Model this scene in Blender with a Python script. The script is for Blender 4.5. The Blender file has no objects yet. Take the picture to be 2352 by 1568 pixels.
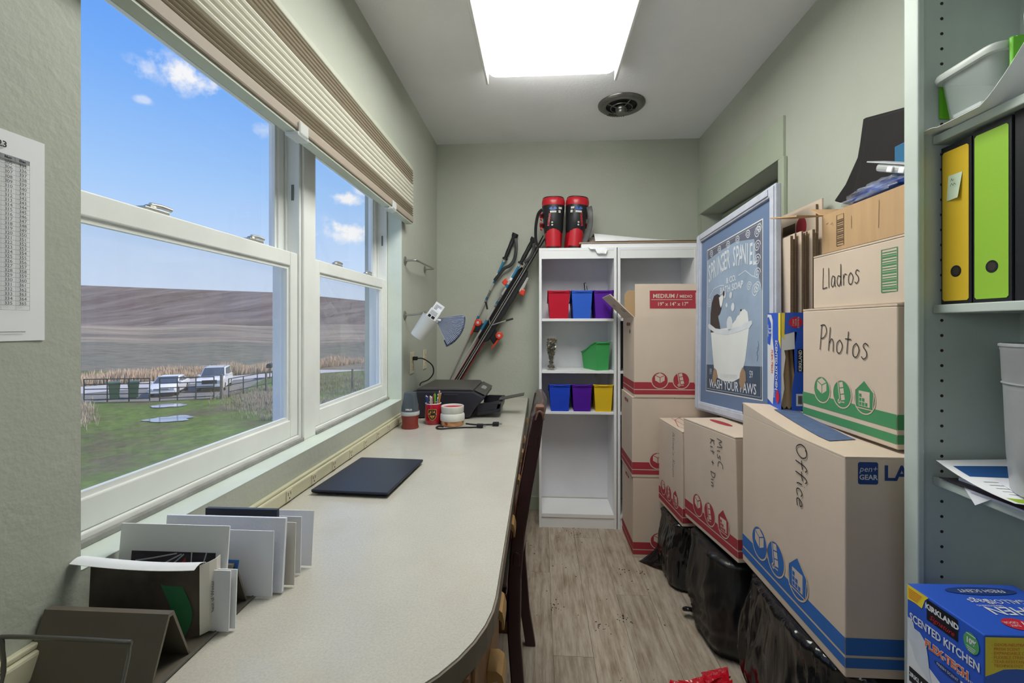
import bpy, bmesh, math, random
from mathutils import Vector, Matrix, noise
random.seed(11)
sc = bpy.context.scene
C = sc.collection
PI = math.pi
# ---------------------------------------------------------------- camera
YAW = math.atan(64 / 1045)
cd = bpy.data.cameras.new('camera'); cam = bpy.data.objects.new('camera', cd); C.objects.link(cam)
cd.sensor_width = 36; cd.lens = 36 * 1045 / 2352; cd.shift_y = -36 / 2352; cd.clip_start = .02; cd.clip_end = 2000
cam.location = (0, 0, 1.22); cam.rotation_euler = (PI / 2, 0, YAW)
sc.camera = cam
# ---------------------------------------------------------------- colour management
sc.view_settings.view_transform = 'Standard'; sc.view_settings.look = 'None'
sc.view_settings.exposure = 0.0; sc.view_settings.gamma = 1; sc.view_settings.use_curve_mapping = False
LAMP = 11.8          # the ceiling light's lens
FILL = 3.0        # added fill light behind the camera, on the window wall
SKY = 1.0
# ---------------------------------------------------------------- sky
def lin(c):
    o = []
    for v in c[:3]:
        v = v / 255
        o.append(v / 12.92 if v <= .04045 else ((v + .055) / 1.055) ** 2.4)
    return (o[0], o[1], o[2], 1)
W = bpy.data.worlds.new('sky'); sc.world = W; W.use_nodes = True
nt = W.node_tree; nt.nodes.clear()
def nd(t, kind, **kw):
    n = t.nodes.new(kind)
    for k, v in kw.items():
        if k.startswith('i_'):
            key = k[2:]
            n.inputs[int(key) if key.isdigit() else key.replace('_', ' ')].default_value = v
        else: setattr(n, k, v)
    return n
def math_(t, op, a, b=None, c=None, clamp=False):
    n = t.nodes.new('ShaderNodeMath'); n.operation = op; n.use_clamp = clamp
    for i, x in enumerate((a, b, c)):
        if x is None: continue
        if isinstance(x, (int, float)): n.inputs[i].default_value = x
        else: t.links.new(x, n.inputs[i])
    return n.outputs[0]
tc = nd(nt, 'ShaderNodeTexCoord'); sx = nd(nt, 'ShaderNodeSeparateXYZ'); nt.links.new(tc.outputs['Generated'], sx.inputs[0])
rp = nd(nt, 'ShaderNodeValToRGB'); nt.links.new(sx.outputs['Z'], rp.inputs[0])
els = rp.color_ramp.elements
els[0].position = 0; els[0].color = lin((213, 229, 251)); els[1].position = 1; els[1].color = lin((40, 95, 215))
for p, c in ((.10, (203, 224, 253)), (.25, (164, 205, 254)), (.42, (118, 176, 253)), (.6, (80, 145, 246))):
    e = els.new(p); e.color = lin(c)
nz = nd(nt, 'ShaderNodeTexNoise', i_Scale=26.0, i_Detail=7.0, i_Roughness=.6); nt.links.new(tc.outputs['Generated'], nz.inputs['Vector'])
def sky_dir(px, py):
    t = (px - 1176) / 1045; s, c = math.sin(YAW), math.cos(YAW)
    return Vector((t * c - s, t * s + c, (748 - py) / 1045)).normalized()
acc = None
for px, py, r, k in ((425, 172, .042, 1), (345, 165, .03, .55), (465, 195, .03, .8), (800, 458, .026, 1), (805, 527, .044, 1.1), (770, 540, .03, .7), (835, 440, .02, .6),
                     (610, 300, .03, .35), (325, 228, .012, .5), (620, 567, .035, .7), (720, 540, .016, .6)):
    c = sky_dir(px, py)
    v = nd(nt, 'ShaderNodeVectorMath', operation='SUBTRACT'); nt.links.new(tc.outputs['Generated'], v.inputs[0]); v.inputs[1].default_value = c
    v2 = nd(nt, 'ShaderNodeVectorMath', operation='MULTIPLY'); nt.links.new(v.outputs[0], v2.inputs[0]); v2.inputs[1].default_value = (1, 1, 2.0)
    l = nd(nt, 'ShaderNodeVectorMath', operation='LENGTH'); nt.links.new(v2.outputs[0], l.inputs[0])
    f = math_(nt, 'DIVIDE', l.outputs['Value'], r)
    f = math_(nt, 'SUBTRACT', 1.15, f)
    n2 = math_(nt, 'MULTIPLY', math_(nt, 'SUBTRACT', nz.outputs[0], .5), 4.2)
    f = math_(nt, 'ADD', f, n2)
    f = math_(nt, 'MULTIPLY', math_(nt, 'MULTIPLY', f, 1.1, clamp=True), k, clamp=True)
    f = math_(nt, 'MULTIPLY', f, math_(nt, 'SUBTRACT', 1.75, math_(nt, 'DIVIDE', l.outputs['Value'], r), clamp=True))
    acc = f if acc is None else math_(nt, 'MAXIMUM', acc, f)
mx = nd(nt, 'ShaderNodeMix', data_type='RGBA'); nt.links.new(acc, mx.inputs[0]); nt.links.new(rp.outputs[0], mx.inputs[6]); mx.inputs[7].default_value = (.96, .97, 1, 1)
bg = nd(nt, 'ShaderNodeBackground', i_Strength=SKY); nt.links.new(mx.outputs[2], bg.inputs[0])
wo = nd(nt, 'ShaderNodeOutputWorld'); nt.links.new(bg.outputs[0], wo.inputs[0])
# ---------------------------------------------------------------- sun (comes over the roof, away from the window side)
sl = bpy.data.lights.new('sun', 'SUN'); sl.energy = 4.6; sl.angle = .02; sl.color = (1, .93, .82)
so = bpy.data.objects.new('sun', sl); C.objects.link(so); so.rotation_euler = (math.radians(-12), math.radians(40), 0); so.location = (6, -4, 12)

# ================================================================ helpers
MATS = {}
def mat(name, c, rough=.55, metal=0, var=0, vs=6, vstretch=(1, 1, 1), bump=0, bs=60, spec=.4, emit=0, alpha=1, c2=None, trans=0, detail=4, coat=0, bstretch=(1, 1, 1), bd=.002):
    if name in MATS: return MATS[name]
    m = bpy.data.materials.new(name); m.use_nodes = True; t = m.node_tree; b = t.nodes['Principled BSDF']
    col = lin(c)
    b.inputs['Base Color'].default_value = col; b.inputs['Roughness'].default_value = rough; b.inputs['Metallic'].default_value = metal
    b.inputs['Specular IOR Level'].default_value = spec; b.inputs['Transmission Weight'].default_value = trans; b.inputs['Coat Weight'].default_value = coat
    if alpha < 1: b.inputs['Alpha'].default_value = alpha
    if emit: b.inputs['Emission Color'].default_value = col; b.inputs['Emission Strength'].default_value = emit
    if var or bump:
        tcn = nd(t, 'ShaderNodeTexCoord')
    if var:
        mp = nd(t, 'ShaderNodeMapping'); mp.inputs['Scale'].default_value = vstretch; t.links.new(tcn.outputs['Object'], mp.inputs[0])
        n = nd(t, 'ShaderNodeTexNoise', i_Scale=vs, i_Detail=detail, i_Roughness=.6); t.links.new(mp.outputs[0], n.inputs['Vector'])
        r = nd(t, 'ShaderNodeMapRange'); t.links.new(n.outputs[0], r.inputs[0]); r.inputs[1].default_value = .25; r.inputs[2].default_value = .75
        x = nd(t, 'ShaderNodeMix', data_type='RGBA'); t.links.new(r.outputs[0], x.inputs[0])
        d = lin(c2) if c2 else tuple(v * (1 - var) for v in col[:3]) + (1,)
        u = col if c2 else tuple(min(1, v * (1 + var)) for v in col[:3]) + (1,)
        x.inputs[6].default_value = d; x.inputs[7].default_value = u
        t.links.new(x.outputs[2], b.inputs['Base Color'])
    if bump:
        mp2 = nd(t, 'ShaderNodeMapping'); mp2.inputs['Scale'].default_value = bstretch; t.links.new(tcn.outputs['Object'], mp2.inputs[0])
        n2 = nd(t, 'ShaderNodeTexNoise', i_Scale=bs, i_Detail=3.0); t.links.new(mp2.outputs[0], n2.inputs['Vector'])
        bp = nd(t, 'ShaderNodeBump', i_Strength=bump, i_Distance=bd); t.links.new(n2.outputs[0], bp.inputs['Height']); t.links.new(bp.outputs[0], b.inputs['Normal'])
    MATS[name] = m
    return m

class MB:
    def __init__(s): s.v = []; s.f = []
    def add(s, vs, fs, M=None):
        o = len(s.v)
        s.v += [tuple(M @ Vector(p)) if M else tuple(p) for p in vs]
        s.f += [tuple(i + o for i in q) for q in fs]
        return s
    def box(s, a, b, M=None):
        x0, y0, z0 = a; x1, y1, z1 = b
        return s.add([(x0, y0, z0), (x1, y0, z0), (x1, y1, z0), (x0, y1, z0), (x0, y0, z1), (x1, y0, z1), (x1, y1, z1), (x0, y1, z1)],
                     [(0, 3, 2, 1), (4, 5, 6, 7), (0, 1, 5, 4), (1, 2, 6, 5), (2, 3, 7, 6), (3, 0, 4, 7)], M)
    def loft(s, rings, caps=True, closed=True, M=None):
        n = len(rings[0]); vs = [p for r in rings for p in r]; fs = []
        for i in range(len(rings) - 1):
            for j in range(n if closed else n - 1):
                k = (j + 1) % n
                fs.append((i * n + j, i * n + k, (i + 1) * n + k, (i + 1) * n + j))
        if caps: fs += [tuple(range(n - 1, -1, -1)), tuple(range((len(rings) - 1) * n, len(rings) * n))]
        return s.add(vs, fs, M)
    def prism(s, poly, ax, lo, hi, M=None):
        def p3(p, h): return {'x': (h, p[0], p[1]), 'y': (p[0], h, p[1]), 'z': (p[0], p[1], h)}[ax]
        return s.loft([[p3(p, lo) for p in poly], [p3(p, hi) for p in poly]], M=M)
    def cyl(s, p0, p1, r0, r1=None, n=16, caps=True):
        p0, p1 = Vector(p0), Vector(p1); r1 = r0 if r1 is None else r1
        d = (p1 - p0).normalized(); a = d.orthogonal().normalized(); b = d.cross(a)
        ring = lambda p, r: [tuple(p + (a * math.cos(2 * PI * i / n) + b * math.sin(2 * PI * i / n)) * r) for i in range(n)]
        return s.loft([ring(p0, r0), ring(p1, r1)], caps)
    def tube(s, pts, r, n=8, flat=None, up=None):
        pts = [Vector(p) for p in pts]; rings = []; prev = None
        for i, p in enumerate(pts):
            d = (pts[min(i + 1, len(pts) - 1)] - pts[max(i - 1, 0)]).normalized()
            if up: a = Vector(up) - d * d.dot(Vector(up)); a.normalize()
            else:
                a = d.orthogonal().normalized() if prev is None else (prev - d * prev.dot(d)).normalized()
            prev = a; b = d.cross(a)
            rr = r[i] if isinstance(r, (list, tuple)) else r
            ra, rb = (rr, rr) if flat is None else (rr, flat)
            rings.append([tuple(p + a * math.cos(2 * PI * j / n) * ra + b * math.sin(2 * PI * j / n) * rb) for j in range(n)])
        return s.loft(rings)
    def lathe(s, prof, n=32, M=None, caps=True):
        return s.loft([[(r * math.cos(2 * PI * j / n), r * math.sin(2 * PI * j / n), z) for j in range(n)] for r, z in prof], caps, M=M)
    def sheet(s, fn, nu, nv):
        return s.add([fn(i / nu, j / nv) for i in range(nu + 1) for j in range(nv + 1)],
                     [(i * (nv + 1) + j, (i + 1) * (nv + 1) + j, (i + 1) * (nv + 1) + j + 1, i * (nv + 1) + j + 1) for i in range(nu) for j in range(nv)])
    def build(s, name, m, parent=None, smooth=0, bevel=0, seg=2, solid=0, fix=True):
        me = bpy.data.meshes.new(name); me.from_pydata(s.v, [], s.f)
        if fix:
            bm = bmesh.new(); bm.from_mesh(me); bmesh.ops.recalc_face_normals(bm, faces=bm.faces); bm.to_mesh(me); bm.free()
        if smooth:
            for p in me.polygons: p.use_smooth = True
            me.set_sharp_from_angle(angle=math.radians(smooth))
        me.materials.append(m)
        o = bpy.data.objects.new(name, me); C.objects.link(o)
        if parent: o.parent = parent
        if solid:
            md = o.modifiers.new('thickness', 'SOLIDIFY'); md.thickness = solid; md.offset = 0
            if smooth: es = o.modifiers.new('edges', 'EDGE_SPLIT'); es.split_angle = math.radians(45)
        if bevel:
            md = o.modifiers.new('bevel', 'BEVEL'); md.width = bevel; md.segments = seg; md.limit_method = 'ANGLE'; md.angle_limit = math.radians(35)
            md.harden_normals = False
        return o
def tag(o, label, cat, group=None):
    o['label'] = label; o['category'] = cat
    if group: o['group'] = group
    return o
def thing(name, label, cat, loc=(0, 0, 0), rz=0, group=None, mtx=None):
    o = bpy.data.objects.new(name, None); C.objects.link(o); o.empty_display_size = .05
    if mtx is not None: o.matrix_world = mtx
    else: o.location = loc; o.rotation_euler = (0, 0, rz)
    return tag(o, label, cat, group)
def struct(o): o['kind'] = 'structure'; return o
def stuff(o): o['kind'] = 'stuff'; return o
def bx(name, m, a, b, parent=None, bevel=0, M=None): return MB().box(a, b, M).build(name, m, parent, bevel=bevel)
def dup(root, loc, label=None, rz=None, keep=True):
    r = root.copy(); C.objects.link(r); r.location = loc
    if rz is not None: r.rotation_euler = (0, 0, rz)
    if label: r['label'] = label
    for ch in list(root.children):
        c = ch.copy(); C.objects.link(c); c.parent = r
        for g in list(ch.children):
            d = g.copy(); C.objects.link(d); d.parent = c
    return r
# flat print on a face: a frame (origin, right, up)
class Fr:
    def __init__(s, o, u, v): s.o = Vector(o); s.u = Vector(u).normalized(); s.v = Vector(v).normalized(); s.n = s.u.cross(s.v)
    def p(s, x, y, off=0): return tuple(s.o + s.u * x + s.v * y + s.n * off)
def dec(name, m, parent, fr, polys, off=.0006):
    b = MB()
    for q in polys: b.add([fr.p(x, y, off) for x, y in q], [tuple(range(len(q)))])
    return b.build(name, m, parent, fix=False)
def rect(x0, y0, x1, y1): return [(x0, y0), (x1, y0), (x1, y1), (x0, y1)]
def ell(cx, cy, rx, ry, n=28, a0=0, a1=2 * PI):
    k = n if a1 - a0 > 6.28 else n + 1
    return [(cx + rx * math.cos(a0 + (a1 - a0) * i / n), cy + ry * math.sin(a0 + (a1 - a0) * i / n)) for i in range(k)]
def smooth_line(pts, n=5):
    if len(pts) < 3: return pts
    o = []; P = [pts[0]] + list(pts) + [pts[-1]]
    for i in range(1, len(P) - 2):
        a, b, c, d = P[i - 1:i + 3]
        for k in range(n):
            t = k / n
            o.append(tuple(.5 * (2 * b[j] + (c[j] - a[j]) * t + (2 * a[j] - 5 * b[j] + 4 * c[j] - d[j]) * t * t + (3 * b[j] - a[j] - 3 * c[j] + d[j]) * t ** 3) for j in range(len(b))))
    o.append(tuple(pts[-1])); return o
def strokes(name, m, parent, fr, lines, w, off=.0009, sm=True):
    b = MB()
    for L in lines:
        L = smooth_line(L, 4) if sm else L
        pa, pb = [], []
        for i, p in enumerate(L):
            q0 = L[max(i - 1, 0)]; q1 = L[min(i + 1, len(L) - 1)]
            d = Vector((q1[0] - q0[0], q1[1] - q0[1])); d = d.normalized() if d.length > 1e-9 else Vector((1, 0))
            nx, ny = -d.y * w / 2, d.x * w / 2
            pa.append(fr.p(p[0] + nx, p[1] + ny, off)); pb.append(fr.p(p[0] - nx, p[1] - ny, off))
        n = len(L); b.add(pa + pb, [(n + i, n + i + 1, i + 1, i) for i in range(n - 1)])
    return b.build(name, m, parent, fix=False)
def txt(name, m, parent, fr, s, x, y, size, al='CENTER', sx=1.0, bold=0, off=.0009, rot=0, shear=0, sp=1.0):
    cu = bpy.data.curves.new('t', 'FONT'); cu.body = s; cu.size = size; cu.align_x = al; cu.align_y = 'CENTER'; cu.offset = bold; cu.resolution_u = 2; cu.shear = shear; cu.space_character = sp
    ob = bpy.data.objects.new('t', cu); me = bpy.data.meshes.new_from_object(ob)
    ca, sa = math.cos(rot), math.sin(rot)
    for v in me.vertices:
        a, b2 = v.co.x * sx, v.co.y
        v.co = fr.p(x + a * ca - b2 * sa, y + a * sa + b2 * ca, off)
    bpy.data.objects.remove(ob); bpy.data.curves.remove(cu)
    me.name = name; me.materials.clear(); me.materials.append(m)
    o = bpy.data.objects.new(name, me); C.objects.link(o); o.parent = parent
    return o
# pen letters, unit height
PEN = {'O': (.75, [[(.4, 1), (.1, .85), (0, .45), (.2, .02), (.5, .05), (.72, .5), (.6, .9), (.35, .98), (.2, .85)]]),
 'f': (.5, [[(.55, .85), (.42, 1), (.27, .85), (.2, .4), (.15, -.1)], [(0, .5), (.25, .52), (.5, .58)]]),
 'i': (.25, [[(.1, .55), (.1, .2), (.18, .02)], [(.14, .78), (.17, .8)]]),
 'c': (.45, [[(.42, .45), (.25, .55), (.05, .35), (.08, .08), (.25, 0), (.45, .1)]]),
 'e': (.5, [[(.06, .28), (.4, .35), (.35, .52), (.15, .5), (.03, .25), (.12, .03), (.48, .08)]]),
 'M': (.8, [[(0, 0), (.1, .9), (.35, .35), (.6, .95), (.75, 0)]]),
 's': (.42, [[(.4, .5), (.2, .58), (.08, .45), (.3, .28), (.32, .1), (.15, 0), (0, .08)]]),
 'C': (.6, [[(.55, .95), (.25, .95), (.05, .6), (.12, .2), (.55, .05)]]),
 'K': (.6, [[(.08, 1), (.05, 0)], [(.5, .95), (.1, .48), (.55, 0)]]),
 't': (.42, [[(.2, .9), (.18, .05)], [(0, .6), (.42, .62)]]),
 '+': (.55, [[(.25, .75), (.25, .2)], [(0, .48), (.5, .48)]]),
 'D': (.65, [[(.1, .95), (.1, .02)], [(0, .95), (.45, .85), (.6, .5), (.4, .1), (0, 0)]]),
 'n': (.5, [[(.05, .5), (.06, 0)], [(.06, .35), (.25, .52), (.38, .4), (.42, 0)]]),
 'P': (.6, [[(.1, 1), (.08, -.05)], [(0, .95), (.35, 1), (.52, .75), (.35, .5), (.08, .42)]]),
 'h': (.5, [[(.08, .95), (.05, 0)], [(.06, .3), (.25, .5), (.38, .35), (.42, 0)]]),
 'o': (.5, [[(.25, .52), (.05, .35), (.08, .05), (.32, .02), (.45, .3), (.25, .52)]]),
 'L': (.5, [[(.12, 1), (.05, .1), (.1, 0), (.5, .04)]]),
 'l': (.22, [[(.1, .95), (.1, 0)]]),
 'a': (.5, [[(.4, .45), (.18, .52), (.04, .2), (.18, 0), (.36, .2), (.4, .48), (.4, .1), (.5, 0)]]),
 'd': (.5, [[(.38, .4), (.15, .48), (.03, .2), (.2, 0), (.38, .25), (.42, 1), (.4, 0)]]),
 'r': (.4, [[(.06, .5), (.06, 0)], [(.06, .3), (.2, .5), (.38, .45)]]),
 'A': (.7, [[(0, 0), (.3, .95), (.6, 0)], [(.1, .35), (.55, .38)]]),
 "'": (.15, [[(.06, 1), (.04, .8)]]), ' ': (.4, []),
 'R': (.6, [[(.08, 1), (.05, 0)], [(0, .95), (.4, .95), (.45, .65), (.1, .5), (.55, 0)]]),
 'm': (.7, [[(.04, .5), (.04, 0)], [(.04, .35), (.2, .5), (.3, .35), (.3, 0)], [(.3, .35), (.48, .5), (.58, .35), (.62, 0)]])}
def pen(word, x, y, h, rot=0, gap=.14, sx=1.0):
    out = []; cx = 0; ca, sa = math.cos(rot), math.sin(rot)
    for ch in word:
        w, ls = PEN[ch]
        for L in ls:
            q = [((cx + px) * h * sx, py * h) for px, py in L]
            out.append([(x + a * ca - b * sa, y + a * sa + b * ca) for a, b in q])
        cx += w + gap
    return out
# ================================================================ room shell
WALLC = (180, 184, 171)
m_wall = mat('sage_wall_paint', WALLC, .6, var=.05, vs=2.5, bump=.35, bs=70, bd=.004, spec=.35)
m_ceil = mat('ceiling_paint', (242, 242, 244), .8, var=.03, vs=3, bump=.3, bs=90, bd=.003)
m_white = mat('white_sash_paint', (236, 238, 234), .45, var=.06, vs=5, bump=.08, bs=30)
m_sill = mat('sill_paint', (216, 226, 216), .5, var=.07, vs=7, bump=.15, bs=40)
m_trim = mat('sage_trim_paint', (172, 180, 160), .45, var=.04, vs=6)
XL, XR, YB, ZC, YF = -.693, 1.037, 3.03, 2.44, -2.2
TOP = .742
b = MB(); T = .19
b.box((XL - T, YF, -.15), (XL, .647, ZC)).box((XL - T, 2.25, -.15), (XL, YB + .12, ZC)).box((XL - T, .647, -.15), (XL, 2.25, .85)).box((XL - T, .647, 1.9), (XL, 2.25, ZC))
struct(b.build('wall_left', m_wall))
struct(bx('wall_back', m_wall, (XL, YB, -.15), (XR + .2, YB + .12, ZC)))
b = MB(); b.box((XR, YF, -.15), (XR + .2, 2.03, ZC)).box((XR, 2.985, -.15), (XR + .2, YB, ZC)).box((XR, 2.03, 1.935), (XR + .2, 2.985, ZC)).box((XR + .16, 2.03, -.15), (XR + .2, 2.985, 1.935))
struct(b.build('wall_right', m_wall))
struct(bx('wall_front', m_wall, (XL - T, YF - .12, -.15), (XR + .2, YF, ZC)))
struct(bx('ceiling', m_ceil, (XL - T, YF - .12, ZC), (XR + .2, YB + .12, ZC + .1)))
fl = struct(bx('floor', mat('floor_joint', (70, 62, 54), .8), (XL, YF, -.15), (XR, YB, -.004)))
# door in the recess of the right wall, with casing
dr = struct(bx('door_1', m_trim, (XR + .12, 2.035, 0), (XR + .155, 2.98, 1.925)))
bx('door_hook', mat('dark_metal', (40, 38, 36), .4, .6), (XR + .085, 2.20, 1.80), (XR + .12, 2.255, 1.86), dr, bevel=.006)
struct(bx('trim_1', m_trim, (XR - .012, 1.99, 1.936), (XR, 3.028, 2.11), bevel=.002))
struct(bx('trim_2', m_trim, (XR - .018, 1.975, 0), (XR, 2.012, 1.934), bevel=.004))
struct(bx('trim_3', m_trim, (XR - .012, 2.014, 0), (XR, 2.029, 1.934)))
struct(bx('trim_4', m_trim, (XR - .012, 2.987, 0), (XR, 3.028, 1.934)))
struct(bx('baseboard_back', m_trim, (XL + .003, YB - .012, 0), (XR - .003, YB, .09), bevel=.003))
# ---- planks
def plank_mat():
    m = bpy.data.materials.new('weathered_plank'); m.use_nodes = True; t = m.node_tree; p = t.nodes['Principled BSDF']
    tcn = nd(t, 'ShaderNodeTexCoord'); oi = nd(t, 'ShaderNodeObjectInfo')
    ad = nd(t, 'ShaderNodeVectorMath', operation='ADD'); t.links.new(tcn.outputs['Object'], ad.inputs[0])
    cb = nd(t, 'ShaderNodeCombineXYZ'); t.links.new(math_(t, 'MULTIPLY', oi.outputs['Random'], 40), cb.inputs[0]); t.links.new(math_(t, 'MULTIPLY', oi.outputs['Random'], 17), cb.inputs[1]); t.links.new(cb.outputs[0], ad.inputs[1])
    def nz_(scale, st, det, ro=.6):
        mp = nd(t, 'ShaderNodeMapping'); mp.inputs['Scale'].default_value = st; t.links.new(ad.outputs[0], mp.inputs[0])
        n = nd(t, 'ShaderNodeTexNoise', i_Scale=scale, i_Detail=det, i_Roughness=ro); t.links.new(mp.outputs[0], n.inputs['Vector']); return n.outputs[0]
    g = nz_(5, (9, .9, 1), 6, .65); k = nz_(7, (1.6, .8, 1), 4); f = nz_(20, (14, .7, 1), 3)
    r = nd(t, 'ShaderNodeValToRGB'); t.links.new(math_(t, 'ADD', math_(t, 'MULTIPLY', g, .7), math_(t, 'MULTIPLY', k, .3)), r.inputs[0])
    e = r.color_ramp.elements; e[0].position = .3; e[0].color = lin((118, 100, 82)); e[1].position = .72; e[1].color = lin((196, 186, 172))
    q = e.new(.44); q.color = lin((158, 143, 125)); q = e.new(.55); q.color = lin((180, 168, 152))
    kr = nd(t, 'ShaderNodeMapRange'); t.links.new(nz_(9, (2.2, .9, 1), 5, .7), kr.inputs[0]); kr.inputs[1].default_value = .66; kr.inputs[2].default_value = .78
    x = nd(t, 'ShaderNodeMix', data_type='RGBA'); t.links.new(math_(t, 'MULTIPLY', kr.outputs[0], .6), x.inputs[0]); t.links.new(r.outputs[0], x.inputs[6]); x.inputs[7].default_value = lin((84, 68, 52))
    x2 = nd(t, 'ShaderNodeMix', data_type='RGBA', blend_type='MULTIPLY'); x2.inputs[0].default_value = .55
    fr = nd(t, 'ShaderNodeMapRange'); t.links.new(f, fr.inputs[0]); fr.inputs[1].default_value = .3; fr.inputs[2].default_value = .62; fr.inputs[3].default_value = .62
    t.links.new(x.outputs[2], x2.inputs[6]); t.links.new(fr.outputs[0], x2.inputs[7])
    hv = nd(t, 'ShaderNodeHueSaturation'); t.links.new(x2.outputs[2], hv.inputs['Color']); t.links.new(math_(t, 'MULTIPLY_ADD', oi.outputs['Random'], .22, .95), hv.inputs['Value'])
    t.links.new(hv.outputs[0], p.inputs['Base Color']); p.inputs['Roughness'].default_value = .55
    bp = nd(t, 'ShaderNodeBump', i_Strength=.25, i_Distance=.001); t.links.new(f, bp.inputs['Height']); t.links.new(bp.outputs[0], p.inputs['Normal'])
    return m
m_plank = plank_mat(); pm = {}
x = XL + .001; i = 0; PW = .1485
while x < XR - .02:
    w = min(PW, XR - .001 - x); y = YF + .001 - [0, .55, .2, .8, .38, .95][i % 6]
    while y < YB - .02:
        y0 = max(y, YF + .001); y1 = min(y + 1.21, YB - .001); y += 1.21
        if y1 - y0 < .05: continue
        key = (round(w, 3), round(y1 - y0, 3))
        if key in pm:
            o = bpy.data.objects.new('plank', pm[key]); C.objects.link(o); o.parent = fl
        else:
            o = bx('plank', m_plank, (0, 0, -.004), (w - .0012, y1 - y0 - .0012, 0), fl); pm[key] = o.data
        o.location = (x, y0, 0)
    x += PW; i += 1
# crumbs and dirt lying on the planks
random.seed(3)
b = MB()
for (cx_, cy_, n_, s_) in ((.35, 1.93, 16, .03), (.24, 1.86, 12, .04), (.07, 1.98, 14, .05), (.42, 2.3, 8, .02), (.5, 2.28, 9, .02), (.1, 2.45, 12, .3), (.3, 2.2, 30, .5), (.2, 2.72, 30, .12), (.05, 1.45, 12, .08), (.25, 1.5, 14, .3)):
    for _ in range(n_):
        px, py, r = cx_ + random.gauss(0, s_ * .5), cy_ + random.gauss(0, s_ * .5), random.uniform(.001, .0035)
        if px < -.1 or px > .55: continue
        a = random.random() * 6
        b.lathe([(r, .0003), (r * .8, r * .5), (0.0002, r * .7)], 5, Matrix.Translation((px, py, 0)) @ Matrix.Rotation(a, 4, 'Z') @ Matrix.Diagonal((1.6, .8, 1, 1)))
o = b.build('floor_debris', mat('dirt', (62, 52, 42), .9)); stuff(o); tag(o, 'dark crumbs and dirt scattered on the grey plank floor', 'dirt')

# ================================================================ windows
def glass_mat(name, haze, hc, dirt=0):
    m = bpy.data.materials.new(name); m.use_nodes = True; t = m.node_tree; t.nodes.clear()
    tr = nd(t, 'ShaderNodeBsdfTransparent'); gl = nd(t, 'ShaderNodeBsdfGlossy'); gl.inputs['Roughness'].default_value = .02
    df = nd(t, 'ShaderNodeBsdfDiffuse'); df.inputs[0].default_value = lin(hc)
    fz = nd(t, 'ShaderNodeFresnel', i_IOR=1.45)
    gy = nd(t, 'ShaderNodeNewGeometry'); a = nd(t, 'ShaderNodeMixShader'); t.links.new(math_(t, 'MULTIPLY', math_(t, 'MULTIPLY', fz.outputs[0], .7), math_(t, 'SUBTRACT', 1, gy.outputs['Backfacing'])), a.inputs[0]); t.links.new(tr.outputs[0], a.inputs[1]); t.links.new(gl.outputs[0], a.inputs[2])
    h = nd(t, 'ShaderNodeMixShader'); t.links.new(a.outputs[0], h.inputs[1]); t.links.new(df.outputs[0], h.inputs[2])
    tcn = nd(t, 'ShaderNodeTexCoord'); mp = nd(t, 'ShaderNodeMapping'); mp.inputs['Scale'].default_value = (1, 3, 1.2); mp.inputs['Rotation'].default_value = (.5, 0, 0); t.links.new(tcn.outputs['Object'], mp.inputs[0])
    n = nd(t, 'ShaderNodeTexNoise', i_Scale=5.0, i_Detail=5.0); t.links.new(mp.outputs[0], n.inputs['Vector'])
    t.links.new(math_(t, 'ADD', haze, math_(t, 'MULTIPLY', math_(t, 'SUBTRACT', n.outputs[0], .5), dirt)), h.inputs[0])
    o = nd(t, 'ShaderNodeOutputMaterial'); t.links.new(h.outputs[0], o.inputs[0]); return m
m_glass = glass_mat('clear_pane', .01, (255, 255, 255), .01)
m_dusty = glass_mat('dusty_pane', .03, (245, 246, 248), .07)
m_scr = glass_mat('insect_mesh', .035, (150, 152, 155), .02)
m_grime = mat('grey_peeling_putty', (150, 150, 146), .8, var=.25, vs=20, bump=.5, bs=60)
m_lock = mat('sash_lock_metal', (190, 188, 178), .35, .7)
def sash(name, parent, x0, x1, y0, y1, z0, z1, st, rb, rt, gx, gm):
    s_ = MB(); s_.box((x0, y0, z0), (x1, y0 + st, z1)).box((x0, y1 - st, z0), (x1, y1, z1)).box((x0, y0 + st, z0), (x1, y1 - st, z0 + rb)).box((x0, y0 + st, z1 - rt), (x1, y1 - st, z1))
    o = s_.build(name, m_white, parent, bevel=.003)
    bx('pane', gm, (gx - .002, y0 + st - .004, z0 + rb - .004), (gx + .002, y1 - st + .004, z1 - rt + .004), o)
    # glazing bead standing proud around the pane
    g = MB(); e = .010; gx0 = x1 - .006
    for (ya, yb, za, zb) in ((y0 + st, y0 + st + e, z0 + rb, z1 - rt), (y1 - st - e, y1 - st, z0 + rb, z1 - rt), (y0 + st + e, y1 - st - e, z0 + rb, z0 + rb + e), (y0 + st + e, y1 - st - e, z1 - rt - e, z1 - rt)):
        g.box((gx + .0025, ya, za), (gx0, yb, zb))
    g.build('glazing_bead', m_white, o)
    return o
ZS, ZH = .85, 1.90
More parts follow.
